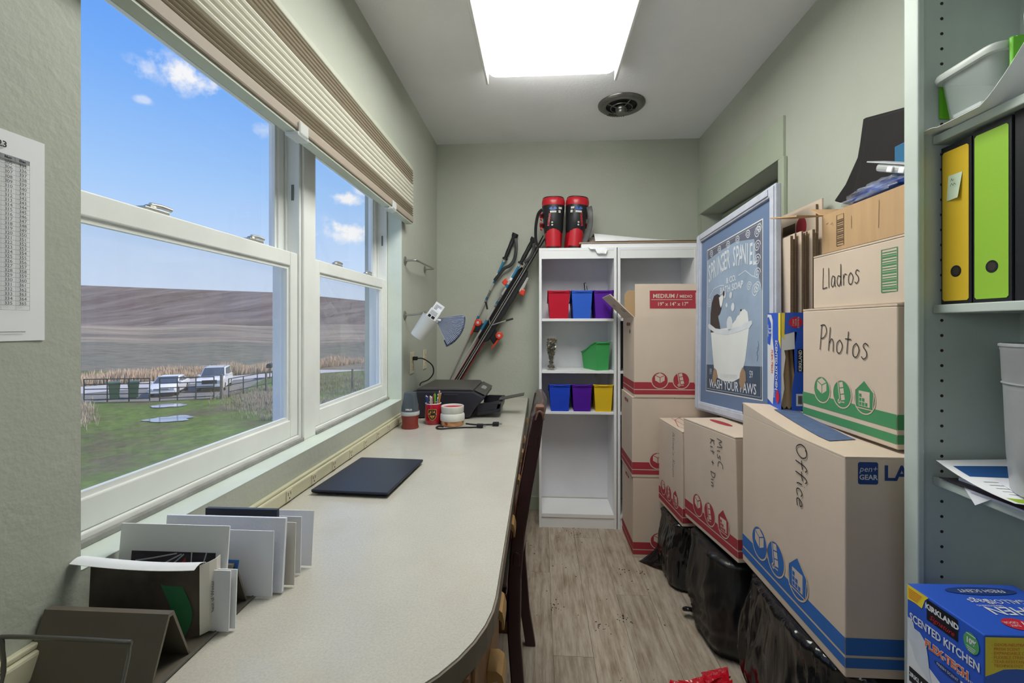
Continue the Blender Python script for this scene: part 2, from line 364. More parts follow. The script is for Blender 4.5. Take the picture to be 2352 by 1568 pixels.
for n_, (ya, yb) in enumerate(((.649, 1.42), (1.50, 2.248))):
    w = bpy.data.objects.new('window_%d' % (n_ + 1), None); C.objects.link(w); struct(w)
    fr_ = MB(); e = .012
    fr_.box((-.856, ya, ZS), (-.766, ya + e, ZH)).box((-.856, yb - e, ZS), (-.766, yb, ZH)).box((-.856, ya + e, ZH - .012), (-.766, yb - e, ZH)).box((-.856, ya + e, ZS), (-.766, yb - e, ZS + .022))
    fr_.build('frame', m_white, w, bevel=.003)
    # parting strips that make the tracks of the jambs
    for yy in (ya + e, yb - e - .006):
        bx('track_strip', m_white, (-.812, yy, ZS + .022), (-.806, yy + .006, ZH - .012), w)
    i0, i1 = ya + e + .001, yb - e - .001
    lo = sash('lower_sash', w, -.805, -.771, i0, i1, ZS + .0225, 1.45, .042, .055, .044, -.79, m_dusty)
    up = sash('upper_sash', w, -.846, -.813, i0, i1, 1.41, ZH - .0125, .036, .04, .036, -.832, m_glass)
    bx('insect_screen', m_scr, (-.853, i0, ZS + .023), (-.851, i1, 1.44), w)
    for q in (.3, .74):
        yy = i0 + (i1 - i0) * q
        lk = MB().box((-.815, yy - .03, 1.4505), (-.78, yy + .03, 1.459)).cyl((-.797, yy, 1.459), (-.797, yy, 1.467), .012, .010, 12).build('sash_lock', m_lock, w, bevel=.002)
        MB().tube([(-.797, yy, 1.468), (-.795, yy + .025, 1.470), (-.79, yy + .045, 1.467)], .005, 8).build('lock_lever', m_lock, lk, smooth=60)
    bx('latch_slot', mat('slot_grey', (120, 120, 112), .6), (-.792, i1 - .0012, 1.62), (-.784, i1 - .0002, 1.67), w)
    # weathered strip where the frame meets the sill
    bx('putty_strip', m_grime, (-.766, ya + .001, ZS + .0005), (-.755, yb - .001, ZS + .012), w, bevel=.002)
struct(bx('trim_5', m_white, (-.858, 1.4205, ZS), (-.758, 1.4995, ZH), bevel=.004))      # mullion post between the two windows
s_ = struct(bx('trim_6', m_sill, (-.765, .648, ZS - .0005), (-.6925, 2.249, ZS + .0006)))      # painted sill surface
# reveal lining on the far side of the opening
struct(bx('trim_7', m_sill, (-.765, 2.2475, ZS + .001), (-.6935, 2.2498, ZH - .001)))

# ---- shade
m_f1 = mat('shade_fabric_light', (216, 214, 200), .85, var=.12, vs=30, vstretch=(1, .02, 4))
m_f2 = mat('shade_fabric_fold_shadow', (168, 158, 140), .85, var=.22, vs=30, vstretch=(1, .02, 5))  # same cloth, shadow of the pressed folds put into the taupe
m_f3 = mat('shade_rail_taupe', (158, 146, 132), .6, var=.05)
bl = thing('window_shade', 'beige pleated shade pulled partway up above the double window', 'window shade', (-.69, 1.45, 1.745))
def pleats(name, z0, z1, n, m):
    P = []
    for i in range(n):
        for k in range(7):
            a = PI * k / 6; P.append((.022 + .024 * math.sin(a) ** .8, z0 + (z1 - z0) * (i + .5 - .5 * math.cos(a)) / n))
    back = [(.008, z1), (.008, z0)]
    prof = P + back
    return MB().prism([(p[0], p[1]) for p in prof], 'y', -.86, .838).build(name, m, bl)
bx('head_rail', mat('shade_headrail', (176, 178, 162), .5), (0, -.86, .262), (.045, .84, .285), bl, bevel=.004)
pleats('upper_pleats', .196, .2615, 5, m_f2); pleats('pleats', .078, .1955, 6, m_f1); pleats('lower_pleats', .032, .0775, 4, m_f2)
bx('bottom_rail', m_f3, (.005, -.86, 0), (.046, .84, .0315), bl, bevel=.005)
bx('rail_lip', mat('rail_edge_pale', (196, 202, 186), .5), (.008, -.86, -.006), (.04, .84, -.0005), bl)
m_clr = mat('clear_plastic', (235, 238, 236), .15, alpha=.55, spec=.6)
for yy in (-.25, .52):
    MB().box((.012, yy - .03, -.018), (.05, yy + .03, -.0065)).box((.0465, yy - .025, -.012), (.054, yy + .02, .022)).build('hold_clip', m_clr, bl, bevel=.004)

# ================================================================ outdoors
random.seed(5)
ZG = -4.5
S_, C_ = math.sin(YAW), math.cos(YAW)
def gd(t, d): return (d * (t * C_ - S_), d * (t * S_ + C_))
def ridge(t):
    P = [(-4, 30), (-1.7, 30), (-.947, 27.9), (-.75, 25.6), (-.52, 23.2), (-.42, 20.5), (-.31, 17.3), (-.2, 15), (.2, 12)]
    for (a, b_), (c, d_) in zip(P, P[1:]):
        if a <= t <= c: return b_ + (d_ - b_) * (t - a) / (c - a)
    return 14
def hz_(t, d):
    P = [(12, ZG), (58, ZG), (100, -3.1), (140, -.6), (165, 1.4), (230, 10), (300, ridge(t)), (330, ridge(t) - 3), (400, 2)]
    for (a, b_), (c, d_) in zip(P, P[1:]):
        if a <= d <= c:
            k = (d - a) / (c - a); z = b_ + (d_ - b_) * k; break
    else: z = ZG
    if d > 60:
        z += .9 * math.sin(t * 21 + d * .02) * min(1, (d - 60) / 80) * (0 if 240 < d < 340 else 1) * .4
    return z
def terrain(name, ds, m, label, cat, t0=-3.4, t1=.3, nt_=130, dz=0):
    b = MB()
    b.sheet(lambda u, v: (lambda t, d: gd(t, d) + (hz_(t, d) + dz,))(t0 + (t1 - t0) * u, ds[int(round(v * (len(ds) - 1)))]), nt_, len(ds) - 1)
    o = b.build(name, m, smooth=60); struct(o); tag(o, label, cat); return o
def ground_mat(name, cols, scales, bump=.4):
    m = bpy.data.materials.new(name); m.use_nodes = True; t = m.node_tree; p = t.nodes['Principled BSDF']; p.inputs['Roughness'].default_value = .95; p.inputs['Specular IOR Level'].default_value = .1
    tcn = nd(t, 'ShaderNodeTexCoord'); cur = None
    for (c, sc_, st, lo, hi) in scales:
        mp = nd(t, 'ShaderNodeMapping'); mp.inputs['Scale'].default_value = st; mp.inputs['Rotation'].default_value = (0, 0, .75); t.links.new(tcn.outputs['Object'], mp.inputs[0])
        n = nd(t, 'ShaderNodeTexNoise', i_Scale=sc_, i_Detail=6.0, i_Roughness=.65); t.links.new(mp.outputs[0], n.inputs['Vector'])
        r = nd(t, 'ShaderNodeMapRange'); t.links.new(n.outputs[0], r.inputs[0]); r.inputs[1].default_value = lo; r.inputs[2].default_value = hi
        x = nd(t, 'ShaderNodeMix', data_type='RGBA'); t.links.new(r.outputs[0], x.inputs[0])
        if cur is None: x.inputs[6].default_value = lin(cols)
        else: t.links.new(cur, x.inputs[6])
        x.inputs[7].default_value = lin(c); cur = x.outputs[2]
    t.links.new(cur, p.inputs['Base Color']); return m
m_lawn = ground_mat('lawn_grass', (96, 116, 56), [((110, 136, 62), .45, (1, 1, 1), .4, .65), ((104, 98, 76), .22, (1, 1.4, 1), .45, .62), ((70, 86, 46), 3.0, (1, 1, 1), .42, .72)])
m_field = ground_mat('stubble_field', (122, 120, 104), [((138, 128, 110), .06, (.3, 1.6, 1), .45, .65), ((78, 78, 68), .5, (.6, 2.2, 1), .45, .7), ((152, 146, 130), 2.4, (1, 1, 1), .6, .75)])
m_band = ground_mat('dry_meadow', (156, 144, 124), [((112, 104, 92), .05, (.3, 1.8, 1), .42, .6), ((160, 150, 130), .5, (.6, 2, 1), .55, .75)])
m_hill = ground_mat('ploughed_hill', (108, 96, 86), [((136, 126, 116), .03, (2.4, .35, 1), .42, .62), ((86, 72, 62), .05, (2, .5, 1), .5, .68), ((124, 114, 104), .25, (.35, 2.5, 1), .5, .7)])
terrain('lawn', [3, 7, 11, 16, 20, 24, 28, 32, 36, 42, 50, 59], m_lawn, 'green lawn with muddy patches below the window', 'lawn')
terrain('field', [57, 64, 72, 80, 90, 100, 108], m_field, 'grey green stubble field beyond the road', 'field', dz=.02)
terrain('meadow', [106, 116, 128, 140, 152, 166], m_band, 'pale dry meadow at the foot of the hill', 'meadow', dz=.03)
terrain('hill', [164, 180, 200, 220, 240, 260, 280, 300, 315, 330, 400], m_hill, 'dark ploughed hill on the skyline', 'hill', dz=.05)
m_road = mat('pale_asphalt', (186, 184, 180), .85, var=.08, vs=.8)
m_grav = mat('wet_gravel', (122, 120, 112), .85, var=.25, vs=1.2)
nr = [(-60, 14), (-46, 25), (-39.5, 33.5), (-33.5, 43), (-29.6, 49.3), (-22, 57.2), (-12, 68), (0, 82)]
fr2 = [(-66, 18), (-50, 31), (-42.6, 39.8), (-37, 47), (-32, 52.6), (-25, 64.5), (-15, 77), (-3, 92)]
b = MB(); b.add([(x, y, ZG + .06) for x, y in nr + fr2[::-1]], [(i, i + 1, 14 - i, 15 - i) for i in range(7)])
o = b.build('road', m_road); struct(o); tag(o, 'pale grey country road running past the field', 'road')
b = MB(); b.add([(x, y, ZG + .03) for x, y in ((-45, 24), (-33.6, 31.9), (-29.2, 32.6), (-26, 34.2), (-25.4, 37), (-28.3, 44), (-30, 49), (-33.6, 43.2), (-39.6, 33.4), (-46.1, 24.9))], [tuple(range(10))])
o = b.build('gravel_pad', m_grav); struct(o); tag(o, 'wet grey gravel pad where the two cars are parked', 'gravel')
m_pud = mat('puddle_water', (150, 160, 168), .06, spec=.9)
def puddle(cx, cy, rx, ry, rot, label):
    pts = []
    for i in range(40):
        a = 2 * PI * i / 40; k = 1 + .45 * noise.noise(Vector((math.cos(a) * 1.7 + cx, math.sin(a) * 1.7 + cy, .3)))
        x, y = rx * k * math.cos(a), ry * k * math.sin(a); pts.append((cx + x * math.cos(rot) - y * math.sin(rot), cy + x * math.sin(rot) + y * math.cos(rot)))
    o = MB().add([(x, y, ZG + .05) for x, y in pts], [tuple(range(40))]).build('puddle', m_pud); tag(o, label, 'puddle')
puddle(-22.6, 26.4, 1.2, .95, .06, 'larger puddle shining on the lawn, nearest the house')
puddle(-26.4, 30.9, 1.15, .8, .06, 'thin puddle in front of the green metal gate')
# dry grass
m_dry = mat('dry_grass', (214, 190, 160), .9, var=.25, vs=.5)
m_dry2 = mat('dry_grass_grey', (190, 176, 150), .9, var=.25, vs=.6)
def tufts(name, n, fn, h, m, label, lean=.35):
    b = MB()
    for _ in range(n):
        x, y = fn(); z = ZG
        if math.hypot(x + 29.5, y - 39.7) < 3.2 or math.hypot(x + 31.2, y - 36.6) < 3.0: continue
        a = random.random() * 6.28; hh = h * random.uniform(.3, 1.15) * (.75 + .5 * noise.noise(Vector((x * .35, y * .35, 0)))); w = hh * .06
        for k in range(5):
            a2 = a + k * 1.3; dx, dy = math.cos(a2) * hh * lean * random.random(), math.sin(a2) * hh * lean * random.random()
            ox, oy = math.cos(a2 + 1.57) * w, math.sin(a2 + 1.57) * w
            b.add([(x - ox, y - oy, z), (x + ox, y + oy, z), (x + dx, y + dy, z + hh)], [(0, 1, 2)])
    o = b.build(name, m, fix=False); stuff(o); tag(o, label, 'grass'); return o
def along(P, off, spread):
    def f():
        i = random.randrange(len(P) - 1); k = random.random(); a, c = P[i], P[i + 1]
        x, y = a[0] + (c[0] - a[0]) * k, a[1] + (c[1] - a[1]) * k
        L = math.hypot(c[0] - a[0], c[1] - a[1]); nx, ny = -(c[1] - a[1]) / L, (c[0] - a[0]) / L
        q = off + random.random() ** 1.5 * spread; return x + nx * q, y + ny * q
    return f
tufts('roadside_grass', 5200, along(fr2[1:6], .5, 5.0), 1.45, m_dry, 'tall dry tan grass along the far side of the road')
def patch():
    t = random.gauss(-.535, .05); d = max(27.5, random.gauss(36 - (t + .6) * 20, 3.2))
    return gd(t, d)
tufts('meadow_grass', 2600, patch, .5, m_dry2, 'short dry grass patch right of the parked cars')
def patch2():
    t = random.uniform(-.50, -.25); d = random.uniform(28, 54); return gd(t, d)
tufts('verge_grass', 3200, patch2, .42, m_dry2, 'dry verge grass seen through the far window')
def patch3(): return gd(random.gauss(-.955, .018), random.gauss(29, 1.8))
tufts('corner_grass', 500, patch3, .7, m_dry2, 'dry grass tuft by the gate post at the left')

# ---- cars
m_car = mat('white_car_paint', (236, 236, 234), .25, coat=.5); m_cgl = mat('car_glass', (70, 84, 92), .08, spec=.7); m_tyre = mat('tyre', (32, 32, 34), .8); m_chr = mat('chrome', (200, 202, 205), .2, .9); m_blk = mat('black_plastic', (30, 31, 33), .45)
def car(name, label, loc, head, L, Wd, H, belt, hood, cab, silver):
    # local: x to the front, y to the left, z up
    r = thing(name, label, 'car', (loc[0], loc[1], ZG + .04), math.atan2(head[1], head[0]))
    h = L / 2; m = m_car
    prof = [(-h, .45), (-h + .05, belt - .12), (-h + .15, belt), (cab[0], belt + .03), (cab[3], belt), (cab[3] + .05, hood + .05), (h - .25, hood - .06), (h - .04, hood - .22), (h, .5), (h - .08, .28), (-h + .1, .3)]
    rings = []
    for k, s in ((-1, .92), (-.94, 1), (.94, 1), (1, .92)):
        rings.append([(x * (1 if s == 1 else .985), k * Wd / 2, .28 + (z - .28) * (1 if s == 1 else .96)) for x, z in prof])
    body = MB().loft(rings).build('body', m, r, smooth=40, bevel=.05)
    c0, c1, c2, c3 = cab
    rings = [[(c0, k * Wd * .47, belt), (c1, k * Wd * .40, H), (c2, k * Wd * .40, H), (c3, k * Wd * .47, belt)] for k in (-1, 1)]
    cabin = MB().loft(rings).build('cabin', m, r, smooth=30, bevel=.05)
    # windscreen, rear and side glass
    def lerp(a, b_, t): return tuple(a[i] + (b_[i] - a[i]) * t for i in range(3))
    def quadg(nm, A, B, Cc, D, nrm, mrg=.08):
        ctr = tuple(sum(p[i] for p in (A, B, Cc, D)) / 4 for i in range(3))
        vs = [tuple(lerp(p, ctr, mrg)[i] + nrm[i] * .02 for i in range(3)) for p in (A, B, Cc, D)]
        vs += [tuple(v[i] - nrm[i] * .03 for i in range(3)) for v in vs]
        MB().add(vs, [(0, 1, 2, 3), (7, 6, 5, 4), (0, 4, 5, 1), (1, 5, 6, 2), (2, 6, 7, 3), (3, 7, 4, 0)]).build(nm, m_cgl, cabin)
    y0, y1 = Wd * .47, Wd * .40
    quadg('windscreen', (c3, -y0, belt), (c3, y0, belt), (c2, y1, H), (c2, -y1, H), (.8, 0, .6))
    quadg('rear_window', (c0, y0, belt), (c0, -y0, belt), (c1, -y1, H), (c1, y1, H), (-.8, 0, .6))
    for s in (-1, 1):
        xm = (c1 + c2) / 2
        A = lambda x, z: (x, s * (y0 + (y1 - y0) * (z - belt) / (H - belt)), z)
        quadg('side_window', A(c3 - .12, belt + .04), A(xm + .08, belt + .04), A(xm + .08, H - .08), A(c2 - .08, H - .08), (0, s, .1), .04)
        quadg('side_window', A(xm - .02, belt + .04), A(c0 + .25, belt + .04), A(c1 + .12, H - .08), A(xm - .02, H - .08), (0, s, .1), .04)
        MB().box((c3 - .25, s * Wd * .47, belt + .02), (c3 - .05, s * (Wd * .47 + .2), belt + .18)).build('mirror', m, r, bevel=.03)
        for xx in (h - .95, -h + 1.0):
            wl = MB().cyl((xx, s * (Wd / 2 - .22), .35), (xx, s * (Wd / 2 + .015), .35), .35, n=20).build('wheel', m_tyre, r, smooth=40, bevel=.03)
            MB().cyl((xx, s * (Wd / 2 + .012), .35), (xx, s * (Wd / 2 + .03), .35), .21, n=14).build('hubcap', m_chr, wl)
        MB().box((h - .16, s * Wd * .30, hood - .36), (h + .012, s * Wd * .46, hood - .18)).build('headlight', mat('headlight', (210, 216, 220), .1), r, bevel=.03)
    g = MB().box((h - .06, -Wd * .27, hood - .48 if not silver else hood - .34), (h + .02, Wd * .27, hood - .16 if not silver else hood - .2)).build('grille', m_chr if silver else m_blk, r, bevel=.02)
    MB().box((h - .1, -Wd * .45, .3), (h + .03, Wd * .45, .42)).build('bumper_trim', m_blk if not silver else m_car, r, bevel=.03)
    return r
hd = Vector((.46, -.89)).normalized()
car('sedan', 'white sedan parked behind the green gate beside the bins', (-31.2, 36.6), hd, 4.9, 1.86, 1.46, .98, .88, (-1.75, -1.05, .35, 1.35), True)
sv = car('sport_utility_vehicle', 'tall white sport utility vehicle parked right of the sedan', (-29.5, 39.7), hd, 5.3, 2.05, 1.93, 1.2, 1.18, (-2.35, -2.1, .3, 1.15), False)
for s in (-1, 1): MB().tube([(-2, s * .72, 1.93), (-1.8, s * .72, 1.99), (0, s * .72, 1.99), (.2, s * .72, 1.93)], .025).build('roof_rail', m_chr, sv)
# ---- wheeled bins
m_cart = mat('green_cart', (44, 88, 60), .5)
def cart(label, x, y):
    r = thing('wheeled_bin', label, 'bin', (x, y, ZG + .03), .75, 'green wheeled bins at the gate')
    rg = lambda s, z: [(-.36 * s, -.36 * s, z), (.36 * s, -.36 * s, z), (.36 * s, .36 * s, z), (-.36 * s, .36 * s, z)]
    MB().loft([rg(.72, .06), rg(.98, 1.15), rg(1.06, 1.18), rg(1.06, 1.24)]).build('bin_body', m_cart, r, bevel=.03)
    MB().loft([rg(1.1, 1.25), rg(1.05, 1.33), rg(.7, 1.38)]).build('lid', mat('cart_lid', (66, 100, 84), .4), r, bevel=.03)
    MB().cyl((-.3, .36, .12), (.3, .36, .12), .12, n=14).build('wheel', m_tyre, r)
    MB().tube([(-.3, .4, 1.2), (-.3, .52, 1.24), (.3, .52, 1.24), (.3, .4, 1.2)], .025).build('handle', m_cart, r)
cart('green wheeled bin beside the gate, left of the two', -32.9, 33.3)
cart('green wheeled bin beside the gate, right of the two', -32.0, 34.0)
# ---- gates and fence
m_gate = mat('green_gate_metal', (42, 62, 54), .5, .3); m_post = mat('grey_post_wood', (120, 112, 100), .85, var=.2, vs=6)
def gate(label, a, b_, hgt, rails, ups):
    ax, ay = a; bx_, by = b_; L = math.hypot(bx_ - ax, by - ay)
    r = thing('metal_gate', label, 'gate', (ax, ay, ZG + .05), math.atan2(by - ay, bx_ - ax))
    for z in rails: MB().tube([(0, 0, z * hgt), (L, 0, z * hgt)], .035, 8).build('rail', m_gate, r)
    for u in ups: MB().tube([(u * L, 0, .02), (u * L, 0, hgt)], .04, 8).build('upright', m_gate, r)
gate('green tubular gate section in front of the wheeled bins', (-33.6, 31.6), (-29.3, 32.5), 1.75, (.12, .34, .56, .76, .98), (0, .35, .68, 1))
gate('green tubular gate section in front of the sedan', (-28.6, 32.6), (-25.3, 33.9), 1.75, (.12, .34, .56, .76, .98), (0, .32, .66, 1))
gate('low green fence section running right of the white cars', (-24.6, 34.6), (-24.6, 40.5), 1.5, (.3, .65, .98), (0, .3, .62, 1))
def post(label, x, y, h, r=.09):
    o = MB().cyl((x, y, ZG), (x, y, ZG + h), r, r * .85, 8).build('fence_post', m_post); tag(o, label, 'post')
post('wooden post at the left end of the green gates', -34.1, 31.5, 1.7, .13); post('wooden post between the gate and the low fence', -24.9, 34.2, 1.9, .13)
post('wooden post standing in the dry grass right of the cars', -23.4, 37.6, 1.7, .1); post('thin post at the edge of the lawn, right of the dry patch', -20.6, 35.2, 1.6, .07)
post('lone fence post seen through the far window', -16.2, 38.5, 2.0, .11)
mb = thing('mailbox', 'dark roadside mailbox on a post right of the white cars', 'mailbox', (-29.2, 47.6, ZG), .4)
MB().cyl((0, 0, 0), (0, 0, 1.2), .06).build('post', m_post, mb)
MB().prism([(-.25, 1.2), (.25, 1.2), (.25, 1.5), (.18, 1.62), (0, 1.67), (-.18, 1.62), (-.25, 1.5)], 'y', -.7, .7).build('box', m_blk, mb)
# ================================================================ ceiling light, added fill light, vent
def ceiling_lamp(label, y0, y1, strength):
    x0, x1 = -.237, .341
    r = thing('ceiling_light', label, 'ceiling light', ((x0 + x1) / 2, (y0 + y1) / 2, ZC))
    hx, hy = (x1 - x0) / 2, (y1 - y0) / 2
    mw = mat('lamp_white_metal', (232, 232, 230), .4)
    bx('housing', mw, (-hx - .035, -hy - .02, -.012), (hx + .035, hy + .02, 0), r)
    for s in (-1, 1):
        MB().box((s * (hx + .012) - .006, -hy - .03, -.075), (s * (hx + .012) + .006, hy + .045, -.012)).build('side_rail', mw, r, bevel=.003)
    # lens: shallow tray with rounded corners and raised concentric steps
    def rr(w, h, rad, z):
        o = []
        for cx, cy, a in ((w - rad, h - rad, 0), (-w + rad, h - rad, 90), (-w + rad, -h + rad, 180), (w - rad, -h + rad, 270)):
            for k in range(5):
                t = math.radians(a + k * 22.5); o.append((cx + rad * math.cos(t), cy + rad * math.sin(t), z))
        return o
    rings = [rr(hx, hy, .03, -.013), rr(hx, hy, .03, -.055), rr(hx - .012, hy - .012, .03, -.07)]
    for k in range(1, 7):
        rings.append(rr(hx - .012 - .04 * k, hy - .012 - .04 * k, .02, -.070)); rings.append(rr(hx - .018 - .04 * k, hy - .018 - .04 * k, .02, -.073 if k % 2 else -.070))
    m = mat('lens_%d' % int(strength * 10), (250, 250, 245), .5, emit=strength)
    MB().loft(rings).build('lens', m, r, smooth=30)
    return r
ceiling_lamp('large white rectangular ceiling light glowing over the desk', .89, 2.11, LAMP)
wl_ = thing('fill_light', 'long opal fill light added on the window wall, behind the photographer', 'fill light', (XL, -.80, 1.5))  # added fixture, out of view, put in to brighten the room
bx('backplate', mat('lamp_white_metal', (232, 232, 230), .4), (0, -.62, -.27), (.02, .62, .27), wl_, bevel=.004)
MB().loft([[(x, y * a, z * a2) for y, z in ((-.6, -.25), (.6, -.25), (.6, .25), (-.6, .25))] for x, a, a2 in ((.0205, 1, 1), (.05, 1, 1), (.07, .97, .93))]).build('diffuser', mat('fill_diffuser', (232, 242, 255), .5, emit=FILL), wl_, smooth=30)
for s_ in (-1, 1): bx('end_cap', mat('lamp_white_metal', (232, 232, 230), .4), (.0, s_ * .625 - .015, -.27), (.075, s_ * .625 + .015, .27), wl_, bevel=.004)
m_vent = mat('vent_metal', (120, 120, 116), .3, .8); m_vdk = mat('vent_dark', (28, 28, 27), .7)
v = thing('ceiling_vent', 'round metal exhaust vent in the grey ceiling', 'vent', (.448, 2.535, ZC))
MB().lathe([(.085, -.001), (.128, -.001), (.127, -.008), (.115, -.018), (.098, -.022), (.084, -.014), (.0835, -.002)], 40, caps=False).build('rim', m_vent, v, smooth=50)
MB().lathe([(.0005, -.0012), (.084, -.0012), (.084, -.0005), (.0005, -.0005)], 32).build('shaft', m_vdk, v)
for rr_ in (.058,): MB().tube([(rr_ * math.cos(i * PI / 16), rr_ * math.sin(i * PI / 16), -.022) for i in range(33)], .003, 6).build('ring', m_vent, v, smooth=60)
for a in (.4, .4 + PI / 2, .4 + PI, .4 + 1.5 * PI): MB().tube([(.03 * math.cos(a), .03 * math.sin(a), -.026), (.09 * math.cos(a), .09 * math.sin(a), -.014)], .003, 6).build('spoke', m_vent, v)
MB().lathe([(.001, -.055), (.024, -.055), (.028, -.050), (.028, -.038), (.031, -.036), (.034, -.025), (.03, -.01), (.001, -.01)], 24).build('hub', m_vent, v, smooth=40)
for k in range(9):
    a = 2.2 + k * .11; MB().box((-.002, .09, -.022), (.002, .112, -.017), Matrix.Rotation(a - PI / 2 - .9, 4, 'Z')).build('slot', m_vdk, v)

# ================================================================ left wall fittings
m_paper = mat('white_paper', (244, 245, 247), .7, var=.03, vs=5)
m_ink = mat('black_ink', (40, 40, 44), .7); m_grey = mat('grey_ink', (150, 152, 156), .7); m_lg = mat('pale_grey_ink', (196, 198, 200), .7)
cal = thing('wall_calendar', 'printed day number calendar sheet taped to the near wall', 'calendar', (XL, .43, 1.2))
fr = Fr((.0016, -.045, 0), (0, 1, 0), (0, 0, 1))
MB().sheet(lambda u, q: (.001 + .004 * max(0, q * 0 + (u - .85)) , -.045 + .21 * u, .274 * q), 8, 6).build('sheet', m_paper, cal, solid=.0006, smooth=60)
fr = Fr((.0026, -.045, 0), (0, 1, 0), (0, 0, 1))
txt('title', m_ink, cal, fr, '2023', .153, .254, .011, bold=.0003)
cw = .0165; tx0 = .19 - cw * 8; top = .236; rh = .0061
dec('header_row', m_grey, cal, fr, [rect(tx0, top, .19, top + rh)])
ls = [[(tx0 + i * cw, top + rh), (tx0 + i * cw, top - 32 * rh)] for i in range(9)] + [[(tx0, top - i * rh), (.19, top - i * rh)] for i in range(33)]
strokes('table_lines', m_grey, cal, fr, ls, .0004, sm=False)
for ci, (mn, st) in enumerate((('May', 121), ('Jun', 152), ('Jul', 182), ('Aug', 213), ('Sep', 244), ('Oct', 274), ('Nov', 305), ('Dec', 335))):
    cx = tx0 + cw * (ci + .5)
    txt('month_name', m_ink, cal, fr, mn, cx, top + rh * .5, .0045, bold=.0001)
    txt('day_numbers', m_ink, cal, fr, '\n'.join(str(st + k) for k in range(31)), cx, top - 15.5 * rh - .0005, rh, off=.0010)
strokes('footer_line', m_grey, cal, fr, [[(tx0 + .03, .012), (.185, .012)]], .0012, sm=False)
m_steel = mat('brushed_steel', (170, 168, 162), .3, .85)
def ring_mount(p, nm, par, r=.022):
    MB().lathe([(r, 0), (r, .004), (r * .75, .008), (.008, .010), (.001, .010)], 20, Matrix.Translation(p) @ Matrix.Rotation(PI / 2, 4, 'Y')).build(nm, m_steel, par, smooth=40)
tb = thing('towel_bar', 'small steel towel bar on the wall beside the window', 'towel bar', (XL, 2.3, 1.555))
ring_mount((0, .0, 0), 'mount', tb); ring_mount((0, .40, .005), 'mount', tb)
MB().tube(smooth_line([(.008, 0, 0), (.045, .004, .002), (.06, .03, .002), (.06, .2, .004), (.06, .37, .006), (.045, .398, .006), (.008, .40, .005)], 4), .0055, 8).build('bar', m_steel, tb, smooth=60)
tb = thing('wall_hook', 'steel hook holding the white cup below the towel bar', 'hook', (XL, 2.295, 1.275))
ring_mount((0, 0, 0), 'mount', tb)
MB().tube(smooth_line([(.008, 0, 0), (.06, .002, .004), (.10, -.012, .012), (.116, -.035, .0155), (.117, -.06, .0155)], 4), .005, 8).build('arm', m_steel, tb, smooth=60)
# white cup hanging tilted
cup = thing('white_cup', 'white plastic cup hanging tilted from the wall hook', 'cup', mtx=Matrix.Translation((-.612, 2.235, 1.165)) @ Matrix.Rotation(.62, 4, 'Y'))
m_cup = mat('white_plastic', (228, 228, 222), .4)
MB().lathe([(.001, 0), (.034, 0), (.036, .003), (.043, .118), (.0445, .12), (.0425, .12), (.040, .112), (.034, .006), (.001, .006)], 32).build('shell', m_cup, cup, smooth=40)
CM = cup.matrix_world.copy() if False else Matrix.Translation((-.612, 2.235, 1.165)) @ Matrix.Rotation(.62, 4, 'Y')
def leaflet(label, dx, dy, rot, w, l, m, ink=True):
    M = CM @ Matrix.Translation((dx, dy, .03)) @ Matrix.Rotation(rot, 4, 'Z')
    t = thing('leaflet', label, 'paper', mtx=M)
    bx('sheet', m, (-w / 2, -.0012, 0), (w / 2, .0012, l), t)
    if ink:
        f2 = Fr((-w / 2, -.0014, 0), (1, 0, 0), (0, 0, 1))
        dec('print', m_ink, t, f2, [rect(w * .15, l * .66, w * .4, l * .76), rect(w * .5, l * .66, w * .8, l * .76)] + [rect(w * .15, l * (.8 + .04 * k), w * .8, l * (.81 + .04 * k)) for k in range(4)])
leaflet('tall folded leaflet at the back of the hanging cup', 0, .018, .2, .05, .17, m_paper)
leaflet('short printed leaflet at the front of the hanging cup', .004, -.008, .15, .055, .135, m_paper)
leaflet('narrow folded leaflet leaning out of the hanging cup', .015, .004, -.5, .03, .15, m_paper, False)
# folded paper fan
fan = thing('paper_fan', 'pale blue pleated paper fan stuck in the hanging cup', 'fan', mtx=Matrix.Translation((-.528, 2.262, 1.256)) @ Matrix.Rotation(math.radians(12), 4, 'Z'))
def fanp(u, q):
    a = math.radians(8 - 72 * u); r_ = .02 + .125 * q; i = int(round(u * 44))
    return (r_ * math.cos(a), (.006 if i % 2 else -.006) * (.3 + q), r_ * math.sin(a))
MB().sheet(fanp, 44, 6).build('pleats', mat('pale_blue_paper', (198, 206, 224), .8), fan, solid=.0006)
def fanq(u, q):
    a = math.radians(4 - 72 * u); r_ = .118 + .037 * q; i = int(round(u * 60))
    return (r_ * math.cos(a), .016 + (.005 if i % 2 else -.005), r_ * math.sin(a))
MB().sheet(fanq, 60, 2).build('edge_pleats', mat('blue_grey_paper', (150, 160, 186), .8), fan, solid=.0006)
MB().tube([(-.03, 0, -.005), (.03, 0, -.008)], .006, 8).build('grip', m_paper, fan)
